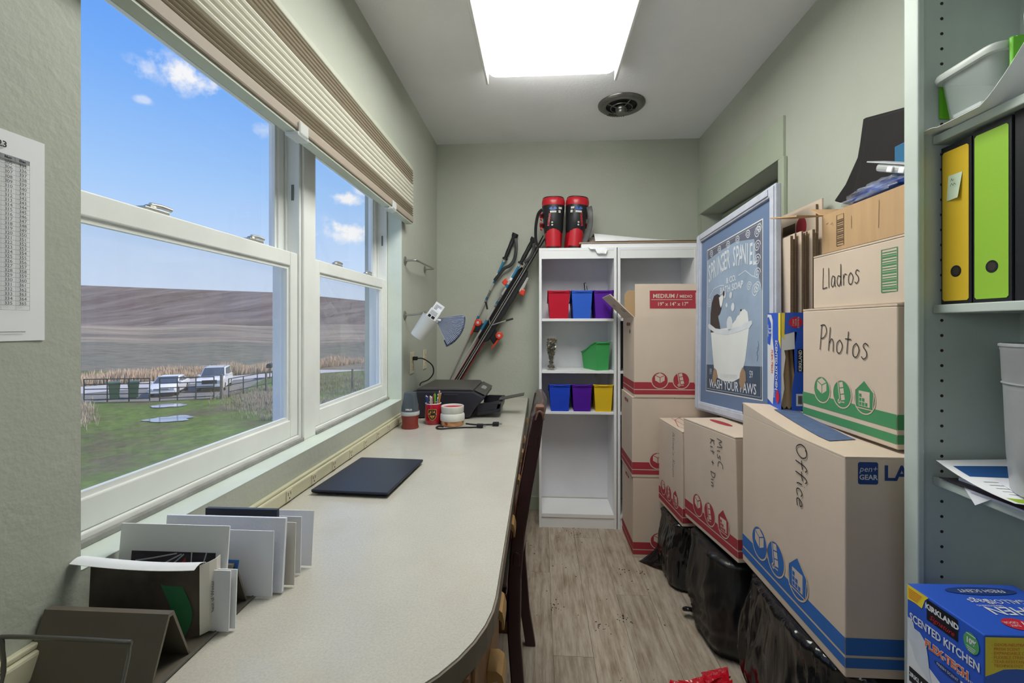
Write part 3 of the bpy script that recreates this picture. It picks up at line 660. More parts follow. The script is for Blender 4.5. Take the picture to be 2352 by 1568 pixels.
# outlets on the left wall
m_iv = mat('ivory_plastic', (206, 198, 172), .45, var=.05); m_slot = mat('slot_dark', (48, 40, 34), .7)
def outlet(label, y, z):
    o = thing('wall_outlet', label, 'outlet', (XL, y, z))
    bx('plate', m_iv, (0, -.036, -.058), (.005, .036, .058), o, bevel=.002)
    for s in (-1, 1):
        q = bx('socket', m_iv, (.005, -.016, s * .024 - .014), (.0075, .016, s * .024 + .014), o, bevel=.001)
        MB().box((.0075, -.008, s * .024 - .004), (.0078, -.006, s * .024 + .006)).box((.0075, .006, s * .024 - .004), (.0078, .008, s * .024 + .006)).build('slots', m_slot, q)
outlet('ivory wall outlet with a black plug in it above the printer', 2.425, 1.02)
outlet('ivory wall outlet nearer the back corner, nothing plugged in', 2.70, 1.02)
m_cord = mat('black_cord', (26, 26, 28), .5)
pc = thing('power_cord', 'black power cord from the wall outlet down to the printer', 'cord', (XL, 2.425, 1.044))
MB().box((.008, -.011, -.01), (.032, .011, .01)).build('plug', m_cord, pc, bevel=.003)
MB().tube(smooth_line([(.032, 0, 0), (.06, .02, -.004), (.10, .05, -.04), (.105, .06, -.085), (.08, .05, -.12), (.045, .03, -.135), (.04, .02, -.15)], 5), .0035, 8).build('cable', m_cord, pc, smooth=60)
# long outlet strip above the worktop
m_race = mat('ivory_raceway', (202, 198, 170), .45, var=.08, vs=6)
ra = thing('outlet_strip', 'long ivory multi outlet strip on the wall above the worktop', 'outlet strip', (XL, 0, .745))
bx('channel', m_race, (0, .30, 0), (.017, 2.246, .036), ra, bevel=.004)
bx('channel_lip', m_race, (0, .30, .0365), (.011, 2.246, .044), ra, bevel=.002)
for k in range(13):
    y = .513 + .135 * k
    q = bx('receptacle', m_iv, (.0165, y - .014, .004), (.0195, y + .014, .033), ra, bevel=.001)
    MB().box((.0195, y - .007, .018), (.0199, y - .005, .027)).box((.0195, y + .004, .019), (.0199, y + .006, .027)).box((.0195, y - .002, .009), (.0199, y + .002, .013)).build('slots', m_slot, q)

# ================================================================ worktop and cabinets
def laminate():
    m = mat('speckled_laminate', (198, 194, 182), .20, var=.07, vs=3.5, spec=.5); t = m.node_tree; b_ = t.nodes['Principled BSDF']
    src = b_.inputs['Base Color'].links[0].from_socket
    tcn = nd(t, 'ShaderNodeTexCoord'); n = nd(t, 'ShaderNodeTexNoise', i_Scale=260.0, i_Detail=4.0, i_Roughness=.7); t.links.new(tcn.outputs['Object'], n.inputs['Vector'])
    r = nd(t, 'ShaderNodeMapRange'); t.links.new(n.outputs[0], r.inputs[0]); r.inputs[1].default_value = .3; r.inputs[2].default_value = .6; r.inputs[3].default_value = .86; r.inputs[4].default_value = 1.03
    x = nd(t, 'ShaderNodeMix', data_type='RGBA', blend_type='MULTIPLY'); x.inputs[0].default_value = 1; t.links.new(src, x.inputs[6]); t.links.new(r.outputs[0], x.inputs[7])
    n2 = nd(t, 'ShaderNodeTexNoise', i_Scale=5.0, i_Detail=6.0); t.links.new(tcn.outputs['Object'], n2.inputs['Vector'])
    r2 = nd(t, 'ShaderNodeMapRange'); t.links.new(n2.outputs[0], r2.inputs[0]); r2.inputs[1].default_value = .55; r2.inputs[2].default_value = .8
    x2 = nd(t, 'ShaderNodeMix', data_type='RGBA'); t.links.new(math_(t, 'MULTIPLY', r2.outputs[0], .45), x2.inputs[0]); t.links.new(x.outputs[2], x2.inputs[6]); x2.inputs[7].default_value = lin((186, 170, 138))
    t.links.new(x2.outputs[2], b_.inputs['Base Color']); return m
m_lam = laminate()
XE = -.078
def outline(e):
    R = .30; o = [(XL + .001, YB - .001), (XE + e, YB - .001), (XE + e, .80)]
    for k in range(1, 13):
        a = k / 12 * PI / 2; o.append((XE + e - (R + e) * (1 - math.cos(a)), .80 - (R + e) * math.sin(a)))
    return o + [(XL + .001, .50 - e)]
wt = thing('worktop', 'long pale speckled laminate worktop running under the window', 'worktop', (0, 0, 0))
MB().prism(outline(0), 'z', TOP - .034, TOP).build('top', m_lam, wt)
m_edge = mat('worn_edge_band', (116, 106, 94), .5, .2, var=.2, vs=10)
o1, o2 = outline(.004), outline(.0005)
MB().loft([[(x, y, TOP - .038) for x, y in o1[1:-1]], [(x, y, TOP - .002) for x, y in o1[1:-1]], [(x, y, TOP - .002) for x, y in o2[1:-1]], [(x, y, TOP - .038) for x, y in o2[1:-1]]], caps=False, closed=False).build('edge_band', m_edge, wt)
m_wood = mat('honey_wood', (150, 110, 72), .5, var=.28, vs=6, vstretch=(4, 4, .5), c2=(104, 70, 42)); m_wood2 = mat('reddish_wood', (116, 72, 42), .5, var=.3, vs=5, vstretch=(5, 5, .4)); m_pull = mat('pull_wood', (166, 130, 80), .45, var=.22, vs=14)
def drawer(par, y0, y1, z0, z1, py):
    d = bx('drawer', m_wood, (-.118, y0, z0), (-.098, y1, z1), par, bevel=.003)
    zc = z1 - .012
    pr = [(-.098, zc - .012), (-.098, zc + .012), (-.080, zc + .012), (-.070, zc + .004), (-.066, zc - .012), (-.066, zc - .028), (-.070, zc - .028), (-.071, zc - .014), (-.080, zc - .006)]
    MB().prism(pr, 'y', py - .03, py + .03).build('pull', m_pull, d)
def pedestal(label, y0, y1, cols):
    p = thing('drawer_cabinet', label, 'cabinet', (0, 0, 0))
    MB().box((-.60, y0, 0), (-.119, y1, TOP - .039)).build('carcass', m_wood2, p)
    MB().box((-.119, y0, 0), (-.104, y0 + .02, TOP - .039)).build('stile', m_wood, p); MB().box((-.119, y1 - .02, 0), (-.104, y1, TOP - .039)).build('stile', m_wood, p)
    for a, c, py in cols:
        for k in range(5):
            z1 = TOP - .045 - k * .118; drawer(p, a, c, max(.06, z1 - .112), z1, py)
pedestal('honey wood drawer cabinet under the rounded near end of the worktop', .66, 1.11, [(.685, 1.085, .87)])
pedestal('honey wood drawer cabinet under the far end of the worktop', 1.80, 2.95, [(1.825, 2.1, 1.93), (2.11, 2.5, 2.17), (2.51, 2.93, 2.6)])
p = thing('drawer_rail', 'shallow wooden drawers above the knee space behind the chair', 'drawers', (0, 0, 0))
MB().box((-.58, 1.115, .60), (-.119, 1.795, TOP - .039)).build('carcass', m_wood2, p)
drawer(p, 1.12, 1.45, .605, TOP - .045, 1.24); drawer(p, 1.46, 1.79, .605, TOP - .045, 1.59)

# ================================================================ chair
m_ch = mat('dark_cherry_wood', (52, 22, 28), .3, var=.2, vs=8, coat=.3); m_chw = mat('worn_chair_edge', (120, 84, 66), .5, var=.35, vs=40)
ch = thing('dining_chair', 'dark cherry wood chair pushed up against the worktop', 'chair', (0, 1.515, 0))
PTH = [(.0, -.035), (.15, -.058), (.35, -.073), (.5, -.072), (.62, -.062), (.75, -.042), (.88, -.018), (.968, -.004)]
for s in (-1, 1):
    rings = []
    for i, (z, x) in enumerate(PTH):
        w = .019 if z < .9 else .016; y = s * .218; t = .014 if z < .5 else .0125
        sp = .012 * (1 - min(z, .45) / .45)
        rings.append([(x - w, y - t + s * sp, z), (x + w, y - t + s * sp, z), (x + w, y + t + s * sp, z), (x - w, y + t + s * sp, z)])
    MB().loft(rings).build('back_leg', m_ch, ch, bevel=.004)
    MB().loft([[(-.46 - .02, s * .2 - .02, z), (-.46 + .02, s * .2 - .02, z), (-.46 + .02, s * .2 + .02, z), (-.46 - .02, s * .2 + .02, z)] for z in (0, .43)]).build('front_leg', m_ch, ch, bevel=.004)
    MB().box((-.45, s * .2 - .01, .37), (-.09, s * .2 + .01, .43)).build('seat_rail', m_ch, ch)
MB().prism([(-.49, -.22), (-.095, -.2), (-.095, .2), (-.49, .22)], 'z', .431, .465).build('seat', m_ch, ch, bevel=.012)
def crest(z0, z1, dx0, name, m, th=.011):
    rings = []
    for k in range(13):
        y = -.232 + .464 * k / 12; c = .012 * math.cos((y / .232) * PI / 2); up_ = .006 * math.cos(y / .232 * PI / 2)
        xa, xb = dx0(z0) + c, dx0(z1) + c
        rings.append([(xa - th, y, z0), (xa + th, y, z0), (xb + th, y, z1 - .008 + up_), (xb + th * .4, y, z1 + up_), (xb - th * .4, y, z1 + up_), (xb - th, y, z1 - .008 + up_)])
    return MB().loft(rings).build(name, m, ch, smooth=40, bevel=.003)
lx = lambda z: -.004 - (.968 - z) * .22
crest(.88, .978, lx, 'crest_rail', m_ch, .015); crest(.54, .58, lambda z: -.066, 'lower_rail', m_ch)
for s in (-.13, -.065, 0, .065, .13): MB().loft([[(lx(z) + .0 - .006 if z > .7 else -.066 - .006, s - .015, z), (lx(z) + .006 if z > .7 else -.060, s - .015, z), (lx(z) + .006 if z > .7 else -.060, s + .015, z), (lx(z) - .006 if z > .7 else -.072, s + .015, z)] for z in (.578, .882)]).build('back_slat', m_ch, ch)
b = MB(); b.tube(smooth_line([(-.012, -.2335, .955), (-.004, -.2345, .978), (.006, -.2335, .974), (.011, -.2335, .955)], 4), .0028, 6); b.tube([(PTH[i][1] - .019, -.2325, PTH[i][0]) for i in range(4, 8)], .0016, 5)
b.build('worn_edge', m_chw, ch)
MB().prism([(-.016, .965), (-.012, .9885), (.012, .9885), (.016, .965)], 'y', -.205, -.165).build('worn_top', m_chw, ch, bevel=.004)

# ================================================================ on the worktop
lp = thing('laptop', 'closed black laptop lying on the worktop by the window', 'laptop', (-.524, 1.40, TOP), math.radians(-3.0))
m_lap = mat('laptop_shell', (44, 50, 66), .38, .3, var=.06, vs=14); m_lapk = mat('laptop_base', (26, 27, 32), .5)
MB().loft([[(-.105, -.150, .003), (.105, -.150, .003), (.105, .150, .003), (-.105, .150, .003)], [(-.113, -.160, .009), (.113, -.160, .009), (.113, .160, .009), (-.113, .160, .009)]]).build('base', m_lapk, lp, bevel=.001)
MB().box((-.113, -.160, .0095), (.113, .160, .0165)).build('lid', m_lap, lp, bevel=.003)
f2 = Fr((-.113, -.1605, 0), (1, 0, 0), (0, 0, 1))
for k, xx in enumerate((.035, .055, .072)): MB().box((-.113 + xx, -.1602 + .004, .0045), (-.113 + xx + (.009, .013, .004)[k], -.1602 + .0052, .0075)).build('port', m_slot, lp)
for sx_ in (-.09, .09):
    for sy_ in (-.13, .13): MB().cyl((sx_, sy_, 0), (sx_, sy_, .0035), .006, n=10).build('foot', m_lapk, lp)
# tumbler
tm = thing('grinder_cup', 'grey and red kitchen cup standing near the sill corner', 'cup', (-.607, 2.10, TOP))
MB().lathe([(.001, 0), (.039, 0), (.041, .004), (.037, .018), (.036, .03), (.0405, .055), (.041, .062)], 32).build('red_base', mat('red_translucent', (136, 52, 46), .2, spec=.6), tm, smooth=50)
MB().lathe([(.0412, .062), (.0428, .064), (.0432, .074), (.042, .080)], 32, caps=False).build('band', mat('band_grey', (196, 198, 200), .35), tm, smooth=50, solid=.001)
MB().lathe([(.001, .075), (.0415, .076), (.040, .1), (.032, .145), (.031, .158), (.029, .166), (.001, .166)], 32).build('lid', mat('smoky_lid', (82, 92, 100), .12, spec=.7, alpha=.9), tm, smooth=50)
txt('logo', m_paper, tm, Fr((.0, -.0425, .092), (1, 0, 0), (0, .22, .97)), 'HALO', .006, 0, .011, bold=.0003, off=.0)
# mug of pens
mg = thing('pen_mug', 'red mug with a crest, filled with pens and pencils', 'mug', (-.521, 2.20, TOP))
m_mug = mat('red_glaze', (176, 24, 46), .2, coat=.4)
MB().lathe([(.001, 0), (.034, 0), (.038, .004), (.041, .02), (.040, .06), (.0385, .098), (.0375, .1), (.036, .098), (.037, .06), (.037, .008), (.001, .008)], 36).build('body', m_mug, mg, smooth=40)
MB().lathe([(.0362, .0985), (.0388, .0985), (.0385, .1015), (.0365, .1015), (.0362, .0985)], 36, caps=False).build('rim', m_paper, mg)
m_gold = mat('gold_print', (206, 156, 74), .4)
def wrap(par, nm, m, poly, r, off, a0):
    MB().add([((r + off) * math.sin(a0 + x / r), -(r + off) * math.cos(a0 + x / r), z) for x, z in poly], [tuple(range(len(poly)))]).build(nm, m, par, fix=False)
def shield(s): return [(x * s, .052 + z * s) for x, z in ((-.018, .022), (-.009, .0225), (0, .024), (.009, .0225), (.018, .022), (.019, .0), (.016, -.012), (.009, -.022), (0, -.028), (-.009, -.022), (-.016, -.012), (-.019, 0))]
wrap(mg, 'crest_border', m_gold, shield(1.12), .0415, .0016, .12)
wrap(mg, 'crest_field', m_slot, [p for p in shield(.98)], .0415, .0022, .12)
for q in ([(-.017, .051), (.017, .051), (.017, .058), (-.017, .058)], [(-.0008, .058), (.0008, .058), (.0008, .073), (-.0008, .073)], [(-.013, .06), (-.004, .06), (-.008, .071)], [(.004, .06), (.013, .06), (.009, .071)], [(-.012, .047), (-.004, .034), (-.002, .047)], [(.012, .047), (.004, .034), (.002, .047)], [(-.0012, .03), (.0012, .03), (.0012, .047), (-.0012, .047)]):
    wrap(mg, 'crest_detail', m_gold, q, .0415, .0028, .12)
def pen_thing(label, kind, m, x, y, tx, ty, L, tip=None):
    o = thing(kind, label, 'pencil' if kind == 'pencil' else 'pen', (-.521 + x, 2.20 + y, TOP + .0095))
    d = Vector((tx, ty, 1)).normalized(); e = d * L
    MB().cyl((0, 0, 0), tuple(e), .0036, n=8).build('barrel', m, o, smooth=50)
    if kind == 'pencil':
        MB().cyl(tuple(e), tuple(e + d * .008), .0037, n=8).build('ferrule', m_steel, o); MB().cyl(tuple(e + d * .008), tuple(e + d * .014), .0034, n=8).build('eraser', mat('eraser_pink', (226, 180, 170), .8), o)
    else:
        MB().cyl(tuple(e), tuple(e + d * .006), .0026, .002, 8).build('button', tip or m_paper, o)
        s_ = Vector((.0045, -.002, 0)); MB().tube([tuple(e - d * .035 + s_), tuple(e + s_)], .0012, 6).build('clip', tip or m_steel, o)
PC = lambda n, c: mat(n, c, .35)
pen_thing('blue pen leaning left in the red mug', 'pen', PC('pen_blue', (40, 70, 170)), -.012, -.008, -.16, -.02, .125)
pen_thing('dark blue pen with a white button in the red mug', 'pen', PC('pen_navy', (40, 50, 90)), -.014, .006, -.14, .02, .118)
pen_thing('white pen with yellow stripe in the red mug', 'pen', PC('pen_white', (220, 220, 214)), -.004, -.012, -.05, -.06, .124)
pen_thing('yellow and black pen in the red mug', 'pen', PC('pen_yellow', (206, 164, 60)), -.006, .0, -.06, .02, .115)
pen_thing('pale pink pen in the middle of the red mug', 'pen', PC('pen_pink', (222, 186, 178)), .0, -.012, -.02, -.08, .121)
pen_thing('orange red pen in the middle of the red mug', 'pen', PC('pen_red', (204, 66, 46)), .002, .004, .0, .0, .128, PC('pen_red', (204, 66, 46)))
pen_thing('bright green pen in the red mug', 'pen', PC('pen_green', (96, 196, 70)), .008, -.006, .02, -.03, .134, PC('pen_green', (96, 196, 70)))
pen_thing('dark teal pen in the red mug', 'pen', PC('pen_teal', (70, 96, 96)), .012, .008, .06, .03, .128)
pen_thing('grey capped pen on the right of the red mug', 'pen', PC('pen_grey', (176, 172, 176)), .018, -.008, .06, -.04, .116)
pen_thing('yellow pencil leaning right in the red mug, the longer one', 'pencil', PC('pencil_yellow', (218, 176, 92)), .006, -.002, .17, .0, .140)
pen_thing('orange yellow pencil leaning right in the red mug, the shorter one', 'pencil', PC('pencil_orange', (206, 146, 54)), .012, -.004, .19, -.02, .130)
# wax warmer
ww = thing('wax_warmer', 'white and copper wax warmer beside the red mug', 'wax warmer', (-.421, 2.175, TOP))
m_cer = mat('white_ceramic', (222, 222, 212), .3)
MB().lathe([(.001, 0), (.05, 0), (.054, .004), (.057, .024)], 40).build('copper_base', mat('copper', (206, 156, 112), .25, .7), ww, smooth=40)
MB().lathe([(.001, .0245), (.0572, .0245), (.0585, .03), (.0585, .052), (.054, .060), (.001, .060)], 40).build('body', m_cer, ww, smooth=40)
MB().lathe([(.001, .0605), (.050, .0605), (.054, .066), (.055, .092), (.053, .094), (.050, .092), (.047, .080), (.001, .078)], 40).build('dish', m_cer, ww, smooth=40)
MB().lathe([(.001, .0785), (.0468, .0805), (.0478, .086), (.046, .0866), (.001, .0866)], 40).build('red_wax', mat('red_wax', (196, 32, 62), .35), ww, smooth=40)
MB().cyl((-.018, -.053, .014), (-.019, -.0575, .014), .004, n=12).build('knob', m_mug, ww)
wc = thing('warmer_cord', 'black cord with two plugs lying in front of the wax warmer', 'cord', (-.42, 2.17, TOP))
MB().tube(smooth_line([(-.03, -.066, .0065), (-.055, -.05, .005), (-.062, -.075, .004), (-.04, -.1, .004), (.0, -.085, .004), (.06, -.065, .004), (.1, -.06, .004), (.145, -.052, .006)], 5), .0035, 8).build('cable', m_cord, wc, smooth=60)
MB().tube(smooth_line([(.062, .02, .004), (.11, .0, .004), (.17, .0, .005), (.20, -.01, .008)], 5), .0035, 8).build('cable', m_cord, wc, smooth=60)
for p0, dx in (((.125, -.064, .001), 0), ((.195, -.02, .001), .0)):
    pl = MB().box(p0, (p0[0] + .03, p0[1] + .024, p0[2] + .018)).build('plug', m_cord, wc, bevel=.004)
    for k in (0, 1): MB().box((p0[0] + .03, p0[1] + .006 + k * .01, p0[2] + .006), (p0[0] + .044, p0[1] + .0075 + k * .01, p0[2] + .012)).build('prong', m_steel, pl)
# printer (its front faces the room)
m_prn = mat('printer_black', (44, 44, 52), .38, var=.05); m_prt = mat('printer_lid', (78, 75, 72), .5, var=.08, vs=8); m_prg = mat('printer_panel', (70, 70, 68), .4)
pt = thing('printer', 'black inkjet printer in the corner of the worktop', 'printer', (-.66, 2.31, TOP))
MB().prism([(0, .006), (.30, .006), (.325, .05), (.372, .10), (.375, .115), (.32, .142), (0, .142)], 'y', 0, .40).build('body', m_prn, pt, bevel=.008)
MB().prism([(.02, .1425), (.318, .1425), (.308, .156), (.03, .156)], 'y', .012, .39).build('scanner_lid', m_prt, pt, bevel=.005)
pn = MB().prism([(.3225, .1445), (.378, .1185), (.380, .122), (.324, .149)], 'y', .02, .38).build('control_panel', m_prg, pt, bevel=.002)
MB().add([(.335, .16, .1436), (.362, .16, .1312), (.362, .26, .1312), (.335, .26, .1436)], [(0, 1, 2, 3)]).build('screen', mat('screen_grey', (150, 152, 150), .2), pn)
bx('side_grip', m_prg, (.17, -.003, .124), (.24, -.0005, .128), pt)
MB().prism([(.335, .012), (.455, .03), (.46, .075), (.44, .075), (.432, .045), (.335, .03)], 'y', .04, .32).build('output_tray', m_prn, pt, bevel=.003)
for yy in (.04, .31): MB().prism([(.335, .03), (.45, .05), (.46, .076), (.37, .078), (.338, .07)], 'y', yy, yy + .01).build('tray_wall', m_prn, pt)
MB().prism([(.44, .0765), (.575, .105), (.575, .111), (.44, .0835)], 'y', .12, .20).build('tray_extension', m_prt, pt, bevel=.002)
for sx_ in (.03, .28):
    for sy_ in (.03, .36): MB().cyl((sx_, sy_, 0), (sx_, sy_, .007), .012, n=10).build('foot', m_cord, pt)

# ---- mail sorter with its mail
m_sort = mat('dark_bronze_metal', (112, 104, 92), .42, .1, var=.1, vs=10); m_wire = mat('grey_wire', (118, 116, 110), .35, .8)
ms = thing('mail_sorter', 'bronze metal letter sorter with peaked dividers by the near wall', 'letter sorter', (XL + .004, 0, TOP))
bx('base_plate', m_sort, (.0, .50, .001), (.184, .80, .003), ms)
for k, yy in enumerate((.597, .726)):
    MB().prism([(yy - .034, .0035), (yy - .031, .0035), (yy - .002, .078), (yy + .003, .078), (yy + .031, .0035), (yy + .034, .0035), (yy + .005, .083), (yy - .004, .083)], 'x', .0, .182).build('divider', m_sort, ms)
MB().tube(smooth_line([(.015, .52, .004), (.012, .535, .04), (.010, .535, .078), (.02, .537, .084), (.165, .537, .084), (.178, .537, .078), (.184, .52, .04), (.186, .505, .004)], 3), .0026, 8).build('end_wire', m_wire, ms, smooth=60)
MB().tube([(.187, .50, .0035), (.187, .80, .0035)], .0025, 6).build('base_wire', m_wire, ms)
m_mag = mat('dark_cover', (86, 78, 72), .25, var=.45, vs=12); m_grn = mat('cover_green', (44, 110, 72), .35); m_env = mat('envelope_paper', (238, 239, 246), .7, var=.04); m_env2 = mat('kraft_grey_paper', (224, 218, 208), .75)
mz = thing('magazine', 'curved dark magazine standing in the first slot of the letter sorter', 'magazine', (XL + .004, .64, TOP + .004))
def magf(dy, w=1):
    return lambda u, q: (.014 + .158 * u * w, dy + .006 * q - .018 * math.sin(PI * min(1, u * 1.0)) * q * 0 + .022 * (u ** 3), .003 + .118 * q - .012 * u * q)
MB().sheet(magf(0), 14, 6).build('cover', m_mag, mz, solid=.0012, smooth=60)
MB().sheet(lambda u, q: (.128 + .026 * u + .012 * math.sin(q * 5), -.0010 + .022 * ((.114 + .026 * u) / .158) ** 3 + .006 * q - .0012, .004 + .104 * q), 3, 8).build('green_swirl', m_grn, mz, solid=.0004)
MB().sheet(lambda u, q: (.172 + .010 * math.sin(u * 2.2), .022 + .034 * u, .003 + .1065 * q), 3, 4).build('page_edge', m_env2, mz, solid=.001)
MB().sheet(lambda u, q: (-.002 + .178 * u, .012 * q - .012 * (1 - q) + .018 * u ** 3, .1235 - .013 * u + .004 * math.sin(PI * q)), 12, 4).build('folded_page', m_paper, mz, solid=.0008, smooth=60)
txt('cover_text', m_ink, mz, Fr((.1815, .036, .055), (0, 0, 1), (-.2, -.98, 0)), 'best of Winter', 0, 0, .008, off=.0012)
def letter(label, x0, x1, y, z1, m, tilt=0, th=.0018, z0=.0045, win=False, dy=0, cat='envelope', nm='envelope'):
    o = thing(nm, label, cat, mtx=Matrix.Translation((XL + x0, y, TOP + z0)) @ Matrix.Rotation(tilt, 4, 'X') @ Matrix.Rotation(dy, 4, 'Z'))
    bx('sheet', m, (0, 0, 0), (x1 - x0, th, z1), o)
    return o, Fr((0, 0, 0), (1, 0, 0), (0, 0, 1)), x1 - x0
letter('plain white envelope standing right behind the dark magazine', .02, .212, .676, .092, m_env, -.05)
letter('second white envelope behind the dark magazine, slightly taller', .03, .217, .684, .09, m_paper, -.05)
cdm = Matrix.Translation((XL + .006, .694, TOP + .012)) @ Matrix.Rotation(-.10, 4, 'X')
cdt = thing('photo_card', 'white card with a dark print standing in the second slot', 'card', mtx=cdm)
bx('sheet', m_paper, (0, 0, 0), (.185, .0022, .142), cdt); f2 = Fr((0, 0, 0), (1, 0, 0), (0, 0, 1))
m_dkp = mat('print_dark', (62, 56, 66), .4, var=.45, vs=26, vstretch=(1, 1, 3)); m_redp = mat('print_red', (186, 66, 58), .4)
dec('print', m_dkp, cdt, f2, [rect(.022, .02, .165, .100)]); dec('red_patch', m_redp, cdt, f2, [[(.09, .06), (.115, .092), (.12, .06)]], .0009)
strokes('white_strands', m_lg, cdt, f2, [[(.03, .085), (.06, .09), (.1, .098)], [(.06, .07), (.085, .085), (.108, .097)], [(.075, .065), (.095, .082), (.112, .097)], [(.125, .07), (.125, .1)], [(.14, .062), (.15, .1)]], .0022, .0011)
letter('blue folded leaflet showing behind the white photo card', .05, .192, .712, .085, mat('leaflet_blue', (40, 90, 150), .5), -.2)
fr_ = letter('large white envelope leaning in front of the other mail', .06, .225, .768, .112, m_env, -.06)
letter('white envelope with bubbled plastic flap at the window side', .01, .235, .782, .127, mat('bubble_mailer', (232, 234, 244), .35, bump=.5, bs=160), -.10, .006)
letter('pale grey envelope third from the end of the mail row', .08, .245, .805, .112, m_env2, -.05)
letter('black phone shaped case standing among the letters', .06, .20, .822, .128, mat('case_navy', (40, 48, 60), .3), -.03, .008, cat='case', nm='phone_case')
letter('white envelope second from the end of the mail row', .09, .235, .845, .106, m_env, -.04)
letter('last white letter of the mail row, nearest the laptop', .105, .243, .872, .105, m_paper, -.10)
# ================================================================ bookcases
m_bc = mat('white_melamine', (238, 239, 240), .45, var=.03, vs=4); m_bcd = mat('bookcase_back', (232, 232, 238), .55, var=.04)
def bookcase(label, x0, shelves):
    r = thing('bookcase', label, 'bookcase', (x0, 2.76, 0)); w = .465; d = .267; h = 1.69
    for s, a in ((0, 0), (1, w - .016)): bx('side_panel', m_bc, (a, 0, 0), (a + .016, d, h), r, bevel=.001)
    bx('top', m_bc, (.016, .001, h - .016), (w - .016, d, h), r)
    bx('top_rail', m_bc, (.016, .002, 1.625), (w - .016, .014, h - .0165), r)
    bx('back_panel', m_bcd, (.016, d - .005, .06), (w - .016, d, 1.674), r)
    for z in shelves: bx('shelf', m_bc, (.0165, .004, z - .016), (w - .0165, d - .006, z), r, bevel=.001)
    bx('base_shelf', m_bc, (.0165, .001, .064), (w - .0165, d - .006, .085), r)
    bx('toe_board', m_bc, (.0165, .006, 0), (w - .0165, .018, .0635), r)
SH = (1.264, .949, .702)
bookcase('white bookcase holding the coloured bins, left of the two', -.005, SH)
bookcase('white bookcase mostly hidden behind the stacked moving boxes', .466, SH)
def book_bin(label, cm, cn, x0, x1, z, rz=0, h=.168, dep=.2):
    w = x1 - x0
    r = thing('book_bin', label, 'bin', (x0, 2.768, z), rz, 'coloured book bins in the bookcase')
    m = mat('bin_' + cn, cm, .5, spec=.2)
    def rg(ins, zf, zb, e=0): return [(ins, ins * .4 - e * 0, zf), (w - ins, ins * .4, zf), (w - ins, dep - ins, zb), (ins, dep - ins, zb)]
    t = .003
    MB().loft([rg(.012, 0, 0), rg(.002, h, h * .62), rg(.002 + t, h, h * .62), rg(.012 + t, t, t)]).build('shell', m, r, bevel=.002)
    # rolled lip around the mouth, deeper at the tall end
    o = MB()
    o.tube([(-.001, .0, h), (w * .25, -.004, h - .004), (w * .5, -.005, h - .006), (w * .75, -.004, h - .004), (w + .001, .0, h)], .0035, 8)
    for xx in (.0, w): o.tube([(xx, 0, h), (xx, dep * .3, h * .9), (xx, dep * .75, h * .66), (xx, dep - .002, h * .61)], .0035, 8)
    o.build('lip', m, r, smooth=60)
    MB().prism([(.004, h - .012), (w - .004, h - .012), (w - .002, h + .001), (.002, h + .001)], 'y', -.0035, .0015).build('front_band', m, r, bevel=.001)
RED, BLU, PUR, GRN, YEL = (190, 26, 52), (52, 100, 208), (90, 36, 158), (70, 166, 92), (224, 188, 40)
book_bin('red book bin on the upper bookcase shelf', RED, 'red', .049, .182, SH[0])
book_bin('lighter blue book bin on the upper bookcase shelf between red and purple', BLU, 'blue', .19, .318, SH[0])
book_bin('purple book bin on the upper bookcase shelf', PUR, 'purple', .325, .441, SH[0])
book_bin('green book bin turned sideways on the middle bookcase shelf', GRN, 'green', .335, .437, SH[1], math.radians(22), .172, .19)
book_bin('deep blue book bin on the lower bookcase shelf', (36, 72, 200), 'deep_blue', .055, .186, SH[2], 0, .162)
book_bin('purple book bin on the lower bookcase shelf between blue and yellow', (84, 28, 156), 'violet', .193, .316, SH[2], 0, .162)
book_bin('yellow book bin on the lower bookcase shelf', YEL, 'yellow', .324, .441, SH[2], 0, .162)
nb = thing('notebook', 'thin dark notebook standing behind the blue and purple bins', 'notebook', mtx=Matrix.Translation((.318, 2.975, SH[0] + .002)) @ Matrix.Rotation(-.13, 4, 'Y'))
bx('cover', mat('notebook_dark', (60, 66, 68), .5), (0, 0, 0), (.010, .045, .235), nb); bx('pages', m_paper, (.003, -.002, .004), (.008, -.0005, .23), nb)
MB().cyl((.013, .02, .0), (.012, .018, .215), .003, n=8).build('pencil', m_lapk, nb)
rl = thing('ruler', 'pale ruler sticking out behind the yellow bin', 'ruler', mtx=Matrix.Translation((.412, 2.975, SH[2] + .002)) @ Matrix.Rotation(-.28, 4, 'Y'))
bx('strip', m_lg, (0, 0, 0), (.016, .003, .222), rl)
